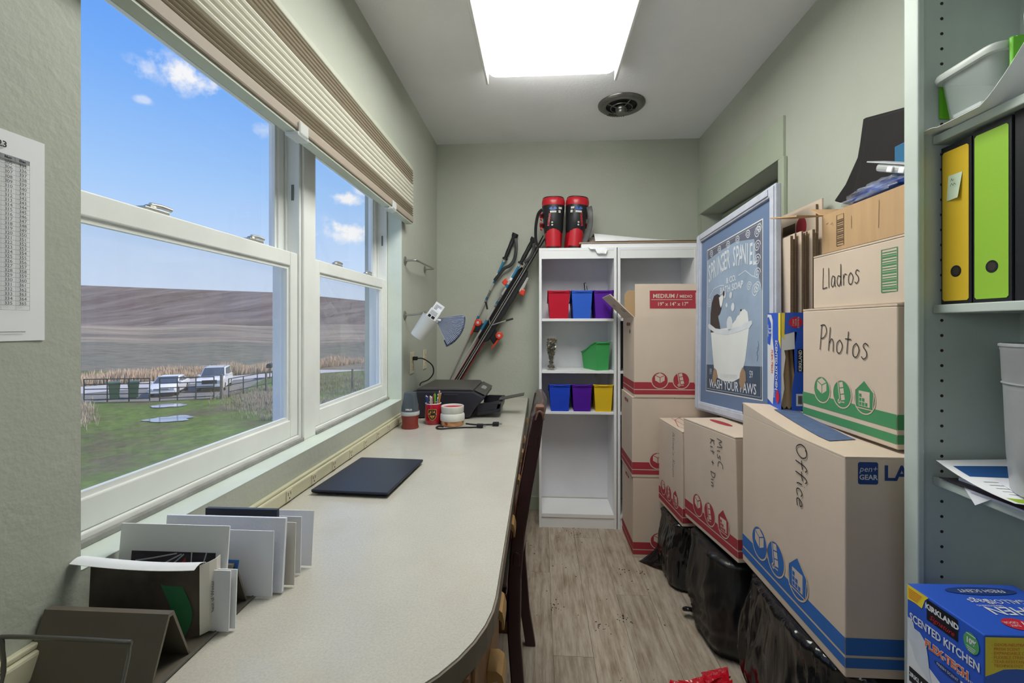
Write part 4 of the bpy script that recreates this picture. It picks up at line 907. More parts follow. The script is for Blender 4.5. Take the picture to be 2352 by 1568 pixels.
# vase of coins
vs_ = thing('glass_vase', 'curvy glass vase filled with coins on the middle shelf', 'vase', (.070, 2.81, SH[1]))
m_vg = glass_mat('vase_glass', .02, (220, 230, 220))
PF = [(.032, 0), (.035, .004), (.034, .012), (.020, .035), (.019, .055), (.026, .09), (.036, .13), (.041, .17), (.041, .19), (.038, .211)]
MB().lathe([(.001, 0)] + PF + [(r - .003, z) for r, z in PF[::-1] if z > .01] + [(.001, .012)], 32).build('glass', m_vg, vs_, smooth=50)
random.seed(9)
def rad_at(z):
    for (a, b1), (c, d1) in zip(PF, PF[1:]):
        if b1 <= z <= d1: return a + (c - a) * (z - b1) / (d1 - b1)
    return .03
for nm, cc, sd in (('brown_coins', (110, 84, 50), 0), ('silver_coins', (150, 146, 130), 1)):
    b = MB()
    for i in range(150):
        z = .016 + .175 * random.random(); R = rad_at(z) - .012; a = random.random() * 6.28; rr = max(.0, R) * math.sqrt(random.random())
        M = Matrix.Translation((rr * math.cos(a), rr * math.sin(a), z)) @ Matrix.Rotation(random.random() * 6.28, 4, 'Z') @ Matrix.Rotation(random.random() * 1.5, 4, 'X')
        b.lathe([(.008, -.0008), (.008, .0008)], 10, M)
    stuff(b.build(nm, mat(nm, cc, .35, .7, var=.2, vs=60), vs_))

# ================================================================ skis and poles leaning in the corner
def frame_from(p0, p1, side=(0, 1, 0)):
    p0, p1 = Vector(p0), Vector(p1); z = (p1 - p0).normalized(); y = Vector(side); y = (y - z * y.dot(z)).normalized(); x = y.cross(z)
    M = Matrix((x, y, z)).transposed().to_4x4(); M.translation = p0; return M, (p1 - p0).length
m_ori = mat('binding_orange', (228, 70, 48), .35); m_dred = mat('ski_red', (150, 40, 42), .35); m_skb = mat('ski_dark', (40, 34, 36), .4); m_silv = mat('silver_print', (186, 182, 180), .35, .25); m_tint = mat('pole_blue', (40, 120, 160), .35)
P0, P1 = (-.605, 2.95, TOP + .006), (.030, 2.945, 1.795)
def ski(label, off, sgn):
    M, L = frame_from(P0, P1); M = M @ Matrix.Translation((off, 0, 0))
    r = thing('ski', label, 'ski', mtx=M, group=None)
    rings = []
    for k in range(25):
        t = k / 24; z = L * t; hw = .030 + .016 * abs(2 * t - 1) ** 2; th = .0035 + .008 * math.sin(PI * min(1, max(0, t))) ; bow = -sgn * .010 * math.sin(PI * t) * 0
        if t > .94: bow += sgn * .25 * (t - .94) ** 1.5; hw *= 1 - ((t - .94) / .06) ** 3 * .7
        rings.append([(bow, -hw, z), (bow + sgn * th, -hw, z), (bow + sgn * th, hw, z), (bow, hw, z)])
    MB().loft(rings).build('board', m_skb, r, smooth=30)
    MB().loft([[(sgn * .0005, -.0475, L * t), (sgn * .003, -.0478, L * t), (sgn * .003, -.0470, L * t), (sgn * .0005, -.0470, L * t)] for t in (.02, .45, .93)] if False else [[(sgn * .0004, -(.0305 + .016 * abs(2 * t - 1) ** 2), L * t), (sgn * .0034, -(.0308 + .016 * abs(2 * t - 1) ** 2), L * t), (sgn * .0034, -(.0302 + .016 * abs(2 * t - 1) ** 2), L * t)] for t in [i / 20 for i in range(1, 19)]]).build('steel_edge', m_silv, r)
    MB().loft([[(sgn * .0125, -.028, L * t), (sgn * .0165, -.028, L * t), (sgn * .0165, .028, L * t), (sgn * .0125, .028, L * t)] for t in (.1, .36)]).build('red_tail', m_dred, r)
    # binding plate, toe and heel pieces
    MB().loft([[(sgn * .011, -.028, z), (sgn * e, -.028, z), (sgn * e, .028, z), (sgn * .011, .028, z)] for z, e in ((.36 * L, .02), (.38 * L, .034), (.60 * L, .036), (.77 * L, .034), (.80 * L, .02))]).build('binding_plate', m_blk, r, bevel=.003)
    hz = .415 * L; toe = .70 * L
    hp = MB().loft([[(sgn * .034, -.024, hz - .03), (sgn * .075, -.02, hz - .05), (sgn * .075, .02, hz - .05), (sgn * .034, .024, hz - .03)], [(sgn * .034, -.026, hz + .045), (sgn * .078, -.022, hz + .0), (sgn * .078, .022, hz + .0), (sgn * .034, .026, hz + .045)]]).build('heel_piece', m_blk, r, bevel=.006)
    MB().cyl((sgn * .076, -.027, hz + .02), (sgn * .076, .027, hz + .02), .023, n=18).build('heel_drum', m_ori, hp, bevel=.004)
    MB().loft([[(sgn * .078, -.016, hz + .02), (sgn * .098, -.016, hz + .03), (sgn * .098, .016, hz + .03), (sgn * .078, .016, hz + .02)], [(sgn * .073, -.012, hz - .075), (sgn * .080, -.012, hz - .085), (sgn * .080, .012, hz - .085), (sgn * .073, .012, hz - .075)]]).build('heel_lever', m_ori, hp, bevel=.004)
    MB().cyl((sgn * .076, -.0275, hz + .02), (sgn * .076, -.0285, hz + .02), .009, n=14).build('heel_cap', m_lg, hp)
    tp = MB().loft([[(sgn * .034, -.026, toe - .02), (sgn * .062, -.026, toe - .028), (sgn * .062, .026, toe - .028), (sgn * .034, .026, toe - .02)], [(sgn * .034, -.022, toe + .085), (sgn * .05, -.016, toe + .09), (sgn * .05, .016, toe + .09), (sgn * .034, .022, toe + .085)]]).build('toe_piece', m_silv, r, bevel=.006)
    MB().loft([[(sgn * .045, -.029, toe - .034), (sgn * .080, -.027, toe - .03), (sgn * .080, .027, toe - .03), (sgn * .045, .029, toe - .034)], [(sgn * .045, -.029, toe + .0), (sgn * .070, -.027, toe + .012), (sgn * .070, .027, toe + .012), (sgn * .045, .029, toe + .0)]]).build('toe_wing', m_ori, tp, bevel=.006)
    # brake arm
    MB().tube(smooth_line([(sgn * .0, -.036, hz + .05), (sgn * .03, -.05, hz + .085), (sgn * .07, -.042, hz + .13)], 4), .0032, 7).build('brake_arm', m_silv, r, smooth=60)
    MB().tube([(sgn * .065, -.043, hz + .125), (sgn * .098, -.038, hz + .16)], .0062, 8).build('brake_tip', m_blk, r, smooth=60)
ski('dark ski with orange bindings leaning in the corner, upper left of the pair', -.0045, -1)
ski('dark ski with orange bindings leaning in the corner, lower right of the pair', .0045, 1)
def pole(label, p0, p1, strap, grip_y):
    M, L = frame_from(p0, p1, (0, -1, 0))
    r = thing('ski_pole', label, 'ski pole', mtx=M)
    MB().loft([[(q * math.cos(a * PI / 5), q * math.sin(a * PI / 5), z) for a in range(10)] for z, q in ((0, .0022), (.03, .0045), (L * .35, .0052), (L * .45, .0068), (L * .85, .0072))]).build('shaft', m_silv, r, smooth=60)
    for a, c, m in ((.60, .615, m_tint), (.83, .76, m_tint), (.76, .745, m_paper), (.72, .70, m_tint), (.50, .44, m_tint)):
        MB().cyl((0, 0, L * a), (0, 0, L * c), .0078, n=12).build('band', m, r)
    f_ = Fr((0, 0, 0), (0, 0, 1), (-1, 0, 0)); f_.n = Vector((0, 1, 0))
    txt('brand_text', m_ink, r, Fr((0, .0082, L * .63), (0, 0, -1), (1, 0, 0)) if False else Fr((0, .0080, L * .56), (0, 0, 1), (-1, 0, 0)), 'ROSSIGNOL', L * .06, 0, .017, bold=.0004, off=.0006)
    g = MB().loft([[(q * math.cos(a * PI / 6) + ox, q * .8 * math.sin(a * PI / 6), z) for a in range(12)] for z, q, ox in ((L * .845, .018, 0), (L * .855, .018, 0), (L * .858, .011, 0), (L * .89, .0145, .001), (L * .92, .013, .003), (L * .95, .015, .004), (L * .975, .013, .006), (L * .985, .022, .004), (L, .022, .006))]).build('grip', m_blk, r, smooth=50)
    MB().tube(smooth_line([(x, y, L * z) for x, y, z in strap], 5), .011, 8, flat=.0015, up=(0, 1, 0) if grip_y else (1, 0, 0)).build('strap', m_blk, r, smooth=60)
    MB().lathe([(.001, .06), (.03, .062), (.03, .066), (.006, .075)], 14).build('basket', m_blk, r)
S1 = [(-.01, .01, .97), (-.05, .016, .90), (-.058, .018, .845), (-.03, .02, .80), (-.02, .022, .835), (-.035, .02, .90)]
pole('ski pole standing clear of the skis, strap hanging', (-.655, 2.992, TOP + .002), (-.155, 3.0, 1.825), [(-.008, .012, .975), (-.030, .016, .945), (-.052, .018, .90), (-.060, .018, .86), (-.050, .02, .825), (-.026, .02, .80), (-.012, .02, .76), (.0, .02, .715)], False)
pole('ski pole lying against the skis, grip near the bookcase', (-.64, 2.875, TOP + .002), (-.03, 2.866, 1.768), [(-.01, .012, .975), (-.03, .016, .94), (-.035, .018, .90), (-.02, .02, .86)], False)

# ================================================================ ski boots
m_bred = mat('boot_red', (186, 26, 42), .35, coat=.2); m_bblk = mat('boot_black', (34, 34, 38), .38); m_sole = mat('boot_sole', (52, 54, 56), .7); m_lbl = mat('boot_label', (206, 204, 196), .5); m_blab = mat('boot_blue_label', (40, 90, 170), .4)
def boot(label, x, y, tilt, yaw, mir):
    r = thing('ski_boot', label, 'ski boot', mtx=Matrix.Translation((x, y, 1.6905)) @ Matrix.Rotation(yaw, 4, 'Z') @ Matrix.Rotation(tilt, 4, 'Y') @ Matrix.Diagonal((1.13, 1.0, 1.0, 1)))
    def e(z, rx, ry, cy=0, cx=0, n=20, p=.85): return [(cx + rx * math.copysign(abs(math.cos(2 * PI * i / n)) ** p, math.cos(2 * PI * i / n)), cy + ry * math.copysign(abs(math.sin(2 * PI * i / n)) ** p, math.sin(2 * PI * i / n)), z) for i in range(n)]
    MB().loft([e(.0 if abs(tilt) < .01 else .002, .036, .115, .075), e(.016, .038, .12, .075)]).build('sole', m_sole, r, smooth=40)
    MB().loft([e(.0165, .042, .118, .075), e(.05, .046, .115, .072), e(.09, .049, .085, .045), e(.125, .050, .062, .022), e(.155, .044, .052, .014)]).build('lower_shell', m_bred, r, smooth=50)
    MB().loft([e(.105, .050, .058, .024), e(.13, .054, .062, .018), e(.18, .056, .062, .012), e(.235, .060, .066, .016), e(.272, .063, .069, .018), e(.274, .058, .064, .018)]).build('cuff', m_bblk, r, smooth=50)
    MB().loft([e(.262, .0595, .066, .018), e(.29, .0645, .070, .018), e(.31, .063, .069, .02), e(.322, .057, .063, .022), e(.319, .046, .05, .022), e(.28, .042, .045, .022)]).build('liner', m_bred, r, smooth=60)
    MB().tube([(p[0], p[1], p[2]) for p in e(.322, .056, .062, .022)] + [e(.322, .056, .062, .022)[0]], .004, 6).build('liner_rim', m_bblk, r, smooth=60)
    # heel shield, tall curved
    MB().add([(.0505 * math.sin(a) , .020 - .0630 * math.cos(a), z) for a, z in [(t * .9, .02) for t in (-1, -.5, 0, .5, 1)] + [(t * .75, .125 + .03 * (1 - t * t)) for t in (1, .5, 0, -.5, -1)]], [(0, 1, 8, 9), (1, 2, 7, 8), (2, 3, 6, 7), (3, 4, 5, 6)]).build('heel_shield', m_bred, r, smooth=60)
    s = -1 if mir else 1
    for bz in (.155, .215):
        bk = MB().box((-s * .064 - .008, -.028, bz - .014), (-s * .064 + .008, .012, bz + .016), Matrix.Rotation(-s * .2, 4, 'Z')).build('buckle', m_bred, r, bevel=.004)
        MB().cyl((-s * .064 - .003, -.034, bz - .004), (-s * .064 + .003, -.026, bz - .002), .006, n=10).build('buckle_hole', m_bblk, bk)
        MB().tube([(-s * .06, -.024, bz - .02), (-s * .068, -.03, bz - .028), (-s * .064, -.018, bz - .034)], .004, 6).build('buckle_lever', m_bred, bk, smooth=60)
    f = Fr((0, -.0535, 0), (1, 0, 0), (0, .02, 1))
    dec('blue_label', m_blab, r, f, [[(-.021, .247), (-.012, .257), (.014, .257), (.022, .247), (.013, .238), (-.013, .238)]], .0015)
    dec('size_label', m_lbl, r, f, [rect(-.016, .222, .018, .233)] , .0015)
    f3 = Fr((s * .034, -.0440, 0), (.8, s * .6, 0), (0, .0, 1)) if s > 0 else Fr((-.034, -.0440, 0), (.8, -.6, 0), (0, 0, 1))
    dec('number_label', m_lbl, r, f3, [rect(-.008, .219, .006, .235), rect(-.007, .242, .014, .255)], .0035)
    txt('brand_text', m_bred, r, f, 'ROSSIGNOL', -s * .020, .180, .015, bold=.0004, rot=PI / 2 - s * .12 if s > 0 else -PI / 2 + .12 + PI, off=.004)
    for zz in (.146, .162): dec('rivet', m_lbl, r, f, [ell(-s * .004, zz, .005, .005, 12)], .003)
boot('red and black ski boot on the bookcase, left one of the pair', .083, 2.84, 0, -.06, False)
boot('red and black ski boot on the bookcase, right one of the pair', .213, 2.84, .075, .10, True)
st_ = thing('boot_strap', 'black strap hanging down beside the left ski boot', 'strap', (.02, 2.79, 1.93))
MB().tube(smooth_line([(-.006, .0, .0), (-.03, -.01, -.03), (-.044, -.015, -.10), (-.045, -.02, -.18), (-.035, -.02, -.22), (-.02, -.02, -.245)], 5), .011, 8, flat=.0015, up=(.8, .6, 0)).build('webbing', m_bblk, st_, smooth=60)
st_ = thing('boot_strap', 'wide black strap hanging down beside the right ski boot', 'strap', (.298, 2.79, 1.93))
MB().tube(smooth_line([(.0, .0, .015), (.006, -.01, -.03), (.004, -.012, -.10), (-.012, -.012, -.16), (-.03, -.012, -.205)], 5), .017, 8, flat=.0015, up=(.9, -.2, 0)).build('webbing', m_bblk, st_, smooth=60)
# papers on top of the bookcases
m_kr = mat('kraft_board', (176, 152, 126), .8, var=.08, vs=5); m_krd = mat('kraft_board_edge', (120, 98, 76), .85, var=.35, vs=60, vstretch=(.2, .2, 4))
fb = thing('flat_carton', 'flat white carton lying across the tops of both bookcases', 'carton', (.25, 2.77, 1.6905))
bx('tray', m_paper, (0, 0, 0), (.685, .235, .026), fb, bevel=.002)
MB().box((-.012, -.006, .0265), (.69, .24, .033)).build('kraft_sheet', m_kr, fb); MB().box((.28, -.008, .0335), (.688, .238, .0395)).build('kraft_sheet', m_krd, fb)
fb = thing('folded_poster_board', 'loosely folded white poster board on top of the flat carton', 'paper', (.335, 2.785, 1.7315))
def pb(u, q): return (.60 * u, .2 * q, .001 + (.062 - .05 * u) * (math.sin(PI * (1 - q * .5)) if q > .0 else 0) * 1.0 + (.0 if q else .0))
MB().sheet(lambda u, q: (.60 * u, .20 * q, .0015 + (.058 * (1 - u) ** 1.2 + .006) * math.sin(min(1, q * 2.2) * PI / 2)), 16, 8).build('top_sheet', m_paper, fb, solid=.001, smooth=60)
MB().sheet(lambda u, q: (-.035 + .60 * u, .02 + .17 * q, .001 + (.034 * (1 - u) ** 1.5 + .004) * math.sin(min(1, q * 2.2) * PI / 2)), 12, 6).build('under_sheet', mat('grey_underside', (150, 140, 134), .8), fb, solid=.001, smooth=60)
cp_ = thing('crumpled_paper', 'crumpled scrap of white paper hanging over the bookcase front edge', 'paper', (.375, 2.757, 1.69))
random.seed(21)
MB().sheet(lambda u, q: (.10 * u - .09 + .02 * q, -.004 - .010 * q + random.uniform(-.003, .002) * q, .0 - .042 * q * (1 if .3 < u < .95 else .35) + .008 * random.random()), 8, 5).build('sheet', m_paper, cp_, solid=.0008)

# ================================================================ moving boxes
BRD = (208, 190, 171)
m_card = mat('cardboard', BRD, .85, var=.05, vs=4, bump=.12, bs=120, bstretch=(1, 1, .15)); m_cardin = mat('cardboard_inside', (186, 156, 118), .9, var=.05)
m_ired = mat('ink_red', (164, 52, 62), .8, var=.06); m_igrn = mat('ink_green', (70, 140, 92), .8, var=.06); m_iblu = mat('ink_blue', (48, 104, 176), .8, var=.06); m_brd = mat('cardboard_print_gap', BRD, .85); m_mark = mat('marker_black', (52, 46, 44), .7); m_iblk = mat('ink_dark_brown', (92, 72, 56), .8)
def icons(par, fr, cx, cy, r, kind, m):
    dec('icon', m, par, fr, [ell(cx, cy - r * .25, r, r, 26)], .0011)
    strokes('icon_outline', m_brd, par, fr, [ell(cx, cy - r * .25, r * 1.08, r * 1.08, 26) + [(cx + r * 1.08, cy - r * .25)]], r * .10, .0013, False)
    o = .0015
    if kind == 0:
        A = [(cx - .62 * r, cy + .42 * r), (cx + .02 * r, cy + .72 * r), (cx + .62 * r, cy + .40 * r), (cx + .62 * r, cy - .28 * r), (cx + .02 * r, cy - .62 * r), (cx - .62 * r, cy - .26 * r)]
        dec('icon_shape', m_brd, par, fr, [A], o)
        strokes('icon_lines', m, par, fr, [[A[0], (cx + .02 * r, cy + .12 * r), A[2]], [(cx + .02 * r, cy + .12 * r), A[4]]], r * .08, o + .0003, False)
    elif kind == 1:
        k = [(.0, .0), (.42, .1), (.34, .5), (-.08, .4)]
        Q = lambda dx, dy: [(cx + (x + dx) * r, cy + (y + dy) * r) for x, y in k]
        dec('icon_shape', m_brd, par, fr, [Q(-.05, -.75), Q(-.15, -.27), Q(-.25, .21)], o)
        strokes('icon_lines', m_brd, par, fr, [[(cx + .3 * r, cy - .85 * r), (cx - .2 * r, cy - .9 * r), (cx - .5 * r, cy + .85 * r), (cx - .85 * r, cy + 1.0 * r)], ell(cx - .28 * r, cy - .85 * r, .14 * r, .14 * r, 12)], r * .10, o + .0001, False)
    else:
        dec('icon_shape', m, par, fr, [[(cx - .85 * r, cy + .35 * r), (cx, cy + 1.05 * r), (cx + .85 * r, cy + .35 * r), (cx + .75 * r, cy - .9 * r), (cx - .75 * r, cy - .9 * r)]], o)
        dec('icon_door', m_brd, par, fr, [rect(cx - .55 * r, cy - .8 * r, cx + .55 * r, cy + .3 * r)], o + .0003)
        dec('icon_crates', m, par, fr, [rect(cx + (-.5 + .3 * i) * r, cy + (-.75 + .3 * j) * r, cx + (-.26 + .3 * i) * r, cy + (-.51 + .3 * j) * r) for i in range(3) for j in range(3) if i + j < 3 or j == 0], o + .0006)
        strokes('icon_lines', m_brd, par, fr, [[(cx - .95 * r, cy + .30 * r), (cx, cy + 1.1 * r), (cx + .95 * r, cy + .30 * r), (cx + .85 * r, cy - .95 * r), (cx - .85 * r, cy - .95 * r), (cx - .95 * r, cy + .30 * r)]], r * .09, o + .0004, False)
def faces(w, l, h): return Fr((0, 0, 0), (1, 0, 0), (0, 0, 1)), Fr((0, l, 0), (0, -1, 0), (0, 0, 1)), Fr((0, 0, h), (1, 0, 0), (0, 1, 0))
def carton(label, loc, dims, ink, z1, z2, rz=0, fi=(), li=(), ir=.04, iz=.105, rx=0, open_=False, top=True):
    w, l, h = dims
    r = thing('moving_box', label, 'box', mtx=Matrix.Translation(loc) @ Matrix.Rotation(rz, 4, 'Z') @ Matrix.Rotation(rx, 4, 'X'))
    F, Lf, Tp = faces(w, l, h)
    if open_:
        t = .004
        MB().box((0, 0, 0), (w, t, h)).box((0, l - t, 0), (w, l, h)).box((0, t, 0), (t, l - t, h)).box((w - t, t, 0), (w, l - t, h)).box((t, t, 0), (w - t, l - t, t)).build('body', m_card, r)
    else:
        MB().box((0, 0, 0), (w, l, h - .006)).build('body', m_card, r, bevel=.003)
        g = .0012; mid = w / 2
        if top:
            bx('flap', m_card, (0, 0, h - .0055), (mid - g, l, h), r, bevel=.001); bx('flap', m_card, (mid + g, 0, h - .0055), (w, l, h), r, bevel=.001)
    if ink:
        for f, n in ((F, w), (Lf, l)): dec('stripe', ink, r, f, [rect(.0005, a, n - .0005, b_) for a, b_ in (z1, z2)])
        for k, u in enumerate(fi): icons(r, F, u, iz, ir, k, ink)
        for k, u in enumerate(li): icons(r, Lf, u, iz, ir, k, ink)
    return r, F, Lf, Tp
MS = ((.016, .039), (.044, .080))
bw, bl_, bh = .44, .312, .4215
c3, F, Lf, Tp = carton('cardboard box with red stripes on the floor, bottom of the stack', (.49, 2.435, 0), (bw, bl_, bh), m_ired, *MS, fi=(.133, .243), iz=.10)
c2_, F, Lf, Tp = carton('cardboard box with red stripes in the middle of the stack', (.485, 2.433, bh + .0005), (bw, bl_, bh), m_ired, *MS, fi=(.133, .243, .353), iz=.10)
txt('size_text', m_ired, c2_, Lf, 'MEDIUM', .16, .385, .026, bold=.0006); txt('size_text', m_ired, c3, Lf, 'MEDIUM', .16, .385, .026, bold=.0006)
c1, F, Lf, Tp = carton('open cardboard box with raised size flap on top of the stack', (.495, 2.43, 2 * bh + .001), (bw, bl_, bh), m_ired, *MS, fi=(.133, .243, .353), iz=.10, open_=True)
txt('size_text', m_ired, c1, Lf, 'MEDIUM', .16, .385, .026, bold=.0006)
dec('hand_hole', m_slot, c1, Lf, [ell(.2, .345, .012, .012, 14)])
fm = Matrix.Translation((0, .002, bh)) @ Matrix.Rotation(-.04, 4, 'X')
ff = MB().box((.006, -.002, 0), (bw - .004, .002, .175), fm).build('front_flap', m_card, c1)
fF = Fr(fm @ Vector((0, -.002, 0)), (1, 0, 0), fm.to_3x3() @ Vector((0, 0, 1)))
dec('size_panel', m_ired, ff, fF, [rect(.082, .045, .42, .140)])
txt('size_name', m_brd, ff, fF, 'MEDIUM /', .098, .110, .030, 'LEFT', 1.0, .0006); txt('size_name_small', m_brd, ff, fF, 'MEDIO', .236, .108, .021, 'LEFT', 1.0, .0004)
dec('rule', m_brd, ff, fF, [rect(.09, .0905, .30, .0930)], .0009); txt('size_numbers', m_brd, ff, fF, '19" x 14" x 17"', .120, .068, .026, 'LEFT', 1.0, .0004)
dec('panel_icon', m_brd, ff, fF, [[(.318, .128), (.345, .138), (.372, .128), (.372, .07), (.345, .06), (.318, .07)]], .0009)
lm = Matrix.Translation((.002, 0, bh)) @ Matrix.Rotation(math.radians(-46), 4, 'Y')
lfp = MB().box((-.002, .006, 0), (.002, bl_ - .006, .175), lm).build('side_flap', m_card, c1)
fL = Fr(lm @ Vector((-.002, bl_, 0)), (0, -1, 0), lm.to_3x3() @ Vector((0, 0, 1)))
txt('flap_text', m_ired, lfp, fL, 'MEDIUM', .12, .1, .02); strokes('flap_lines', m_iblk, lfp, fL, [[(.2, .05), (.28, .05)], [(.2, .06), (.28, .06)], [(.2, .07), (.26, .07)]], .003, sm=False)
rm = Matrix.Translation((bw - .002, 0, bh)) @ Matrix.Rotation(math.radians(25), 4, 'Y')
MB().box((-.002, .006, 0), (.002, bl_ - .006, .12), rm).build('side_flap', m_cardin, c1)
bm_ = Matrix.Translation((0, bl_ - .002, bh)) @ Matrix.Rotation(math.radians(-3), 4, 'X')
MB().prism([(.008, 0), (bw - .008, 0), (bw - .008, .14), (bw - .03, .165), (.03, .165), (.008, .14)], 'y', -.002, .002, bm_).build('back_flap', m_cardin, c1)
MB().sheet(lambda u, q: (.03 + .36 * u, .03 + .25 * q, .34 + .03 * math.sin(7 * u + 5 * q)), 8, 8).build('contents', m_lg, c1, smooth=60)
# tall boxes along the right wall
ca, F, Lf, Tp = carton('cardboard box with faint pen writing, beside the three box stack', (.640, 2.092, .315), (.34, .312, .428), m_ired, *MS, rz=.075, li=(.065, .145, .235), ir=.034, iz=.10)
strokes('pen_writing', m_mark, ca, Lf, pen("Aline's Room", .195, .40, .030, -PI / 2, .12, 1.05), .0016, .0016)
strokes('flap_print', m_ired, ca, Tp, [[(.05, .02), (.02, .1), (.06, .25), (.12, .33)]] + [[(.06 + .04 * k, .08), (.06 + .04 * k, .30)] for k in range(4)], .003, sm=False)
cm_, F, Lf, Tp = carton('cardboard box with red stripes and two lines of pen writing', (.690, 1.632, .392), (.325, .44, .435), m_ired, *MS, rz=.10, rx=-.045, li=(.13, .235, .345), ir=.042, iz=.105)
strokes('pen_writing', m_mark, cm_, Lf, pen('MisC', .310, .405, .042, -PI / 2, .16) + pen('Kit + Din', .255, .395, .036, -PI / 2, .14), .0028, .0020)
dec('flap_print', m_ired, cm_, Tp, [ell(.1, .3, .02, .09, 20)])
co, F, Lf, Tp = carton('largest cardboard box with blue stripes, on the black bags', (.70, 1.09, .412), (.325, .53, .51), m_iblu, (.023, .046), (.052, .092), li=(.123, .223, .338), ir=.046, iz=.128, top=False)
strokes('pen_writing', m_mark, co, Lf, pen('Office', .335, .49, .048, -PI / 2, .12), .0032, .0022)
# its bulging top flaps
MB().sheet(lambda u, q: (.325 * u, .53 * q, .5055 + .030 * max(0, q - .35) ** 1.2 * (1 - .6 * u) * 2), 8, 14).build('top_flap', m_card, co, solid=.004, smooth=60)
MB().sheet(lambda u, q: (.05 + .08 * u + .02 * q, .14 + .32 * q + .02 * u, .5095 + .030 * max(0, (.14 + .32 * q + .02 * u) / .53 - .35) ** 1.2 * (1 - .6 * (.05 + .08 * u + .02 * q) / .325) * 2), 3, 12).build('flap_print', mat('ink_slate', (84, 102, 136), .8, var=.2, vs=40), co)
MB().prism([(0, .5035)] + [(.53 * q / 14, .5035 + .030 * max(0, q / 14 - .35) ** 1.2 * 2) for q in range(15)] + [(.53, .5035)], 'x', .0, .004).build('raised_edge', m_card, co)
MB().prism([(.0, .5035), (.0, .5035 + .034), (.3, .5035 + .015), (.32, .5035)], 'y', .526, .53).build('raised_edge', m_card, co)
m_inavy = mat('ink_navy', (34, 62, 122), .8)
dec('logo_square', m_inavy, co, F, [[(.028, .448), (.031, .445), (.069, .445), (.072, .448), (.072, .493), (.069, .496), (.031, .496), (.028, .493)]])
txt('logo_text', m_lg, co, F, 'pen+', .050, .480, .019, shear=.2, off=.0014); txt('logo_text', m_lg, co, F, 'GEAR', .050, .461, .016, bold=.0004, off=.0014)
txt('size_text', m_inavy, co, F, 'LARGE', .084, .470, .048, 'LEFT', bold=.0012)
cp, F, Lf, Tp = carton('small cardboard box with green stripes standing on the largest box', (.840, 1.125, .9275), (.185, .385, .345), m_igrn, (.013, .035), (.047, .083), li=(.100, .190, .278), ir=.036, iz=.112)
strokes('pen_writing', m_mark, cp, Lf, pen('Photos', .088, .225, .072, -.10, .12, .80), .003, .0020)
dec('logo_square', m_igrn, cp, F, [rect(.02, .27, .075, .325)]); txt('logo_text', m_brd, cp, F, 'PEN', .048, .31, .02, off=.0014); txt('logo_text', m_brd, cp, F, 'GEAR', .048, .288, .018, off=.0014)
cl, F, Lf, Tp = carton('flat cardboard box with pen writing and green barcode panel', (.852, 1.075, 1.2735), (.175, .40, .162), None, 0, 0)
strokes('pen_writing', m_mark, cl, Lf, pen('LLadros'.replace('LL', 'Ll'), .048, .058, .062, .02, .09, .72), .0026, .0016)
strokes('barcode_panel', m_igrn, cl, Lf, [[(.285, .03), (.335, .03), (.335, .135), (.285, .135), (.285, .03)]], .003, sm=False)
dec('barcode', m_igrn, cl, Lf, [rect(.288, .035 + .0065 * k, .332, .0375 + .0065 * k + .002 * (k % 3 == 0)) for k in range(15)])
dec('corner_print', m_igrn, cl, Lf, [rect(.36, .135, .398, .160)])
ct = thing('shipping_box', 'open kraft box on top of the pile, bags sticking out', 'box', (.852, 1.075, 1.4365)); w, l, h = .175, .355, .115; t = .004
m_kbx = mat('worn_kraft', (190, 156, 116), .85, var=.09, vs=10, vstretch=(1, 3, .3))
MB().box((0, 0, 0), (w, t, h)).box((0, l - t, 0), (w, l, h)).box((0, t, 0), (t, l - t, h)).box((w - t, t, 0), (w, l - t, h)).box((t, t, 0), (w - t, l - t, t)).build('body', m_kbx, ct)
F, Lf, Tp = faces(w, l, h)
strokes('barcode_panel', m_iblk, ct, Lf, [[(.068, .012), (.098, .012), (.098, .1), (.068, .1), (.068, .012)]], .002, sm=False)
dec('barcode', m_iblk, ct, Lf, [rect(.070, .018 + .006 * k, .096, .0205 + .006 * k + .0018 * (k % 3 == 1)) for k in range(12)])
strokes('scuffs', m_iblk, ct, Lf, [[(.13, .05), (.13, .085)], [(.23, .03), (.232, .1)], [(.02, .085), (.03, .088)], [(.04, .08), (.05, .085), (.05, .075)]], .0012, sm=False)
MB().box((-.002, 0, 0), (.002, .085, .12), Matrix.Translation((.0, l - .002, h)) @ Matrix.Rotation(math.radians(-80), 4, 'X') @ Matrix.Rotation(math.radians(-10), 4, 'Y') @ Matrix.Rotation(PI / 2, 4, 'Z') @ Matrix.Rotation(0, 4, 'X')).build('flap', m_kbx, ct)
MB().box((0, -.002, 0), (w, .002, .07), Matrix.Translation((0, l - .003, h)) @ Matrix.Rotation(math.radians(-62), 4, 'X')).build('end_flap', m_kbx, ct)
# flattened boxes behind
random.seed(4)
for k, xx in enumerate((.883, .895, .907, .921, .933, .945, .958, .975)):
    ztop = (.70, .69, .712, .716, .712, .718, .722, .712)[k]
    o = thing('flattened_box', ['flattened cardboard sheet nearest the picture frame', 'flattened cardboard sheet, second from the picture frame', 'flattened cardboard sheet, third from the picture frame', 'flattened cardboard sheet, fourth from the picture frame',
        'flattened cardboard sheet, fifth from the picture frame', 'flattened cardboard sheet, sixth from the picture frame', 'flattened cardboard sheet, seventh from the picture frame', 'flattened cardboard sheet nearest the pile of boxes'][k], 'cardboard', (xx, 1.665 + .008 * (k % 3), .838))
    tck = (.010, .011, .006, .006, .006, .007, .010, .008)[k]
    bx('sheet', m_card, (0, 0, 0), (tck, .36, ztop), o); bx('cut_edge', m_krd, (.001, -.0008, .001), (tck - .001, -.0001, ztop - .001), o)
o = thing('flattened_box', 'tall flattened box with a red print behind the cardboard sheets', 'cardboard', (.990, 1.70, .838))
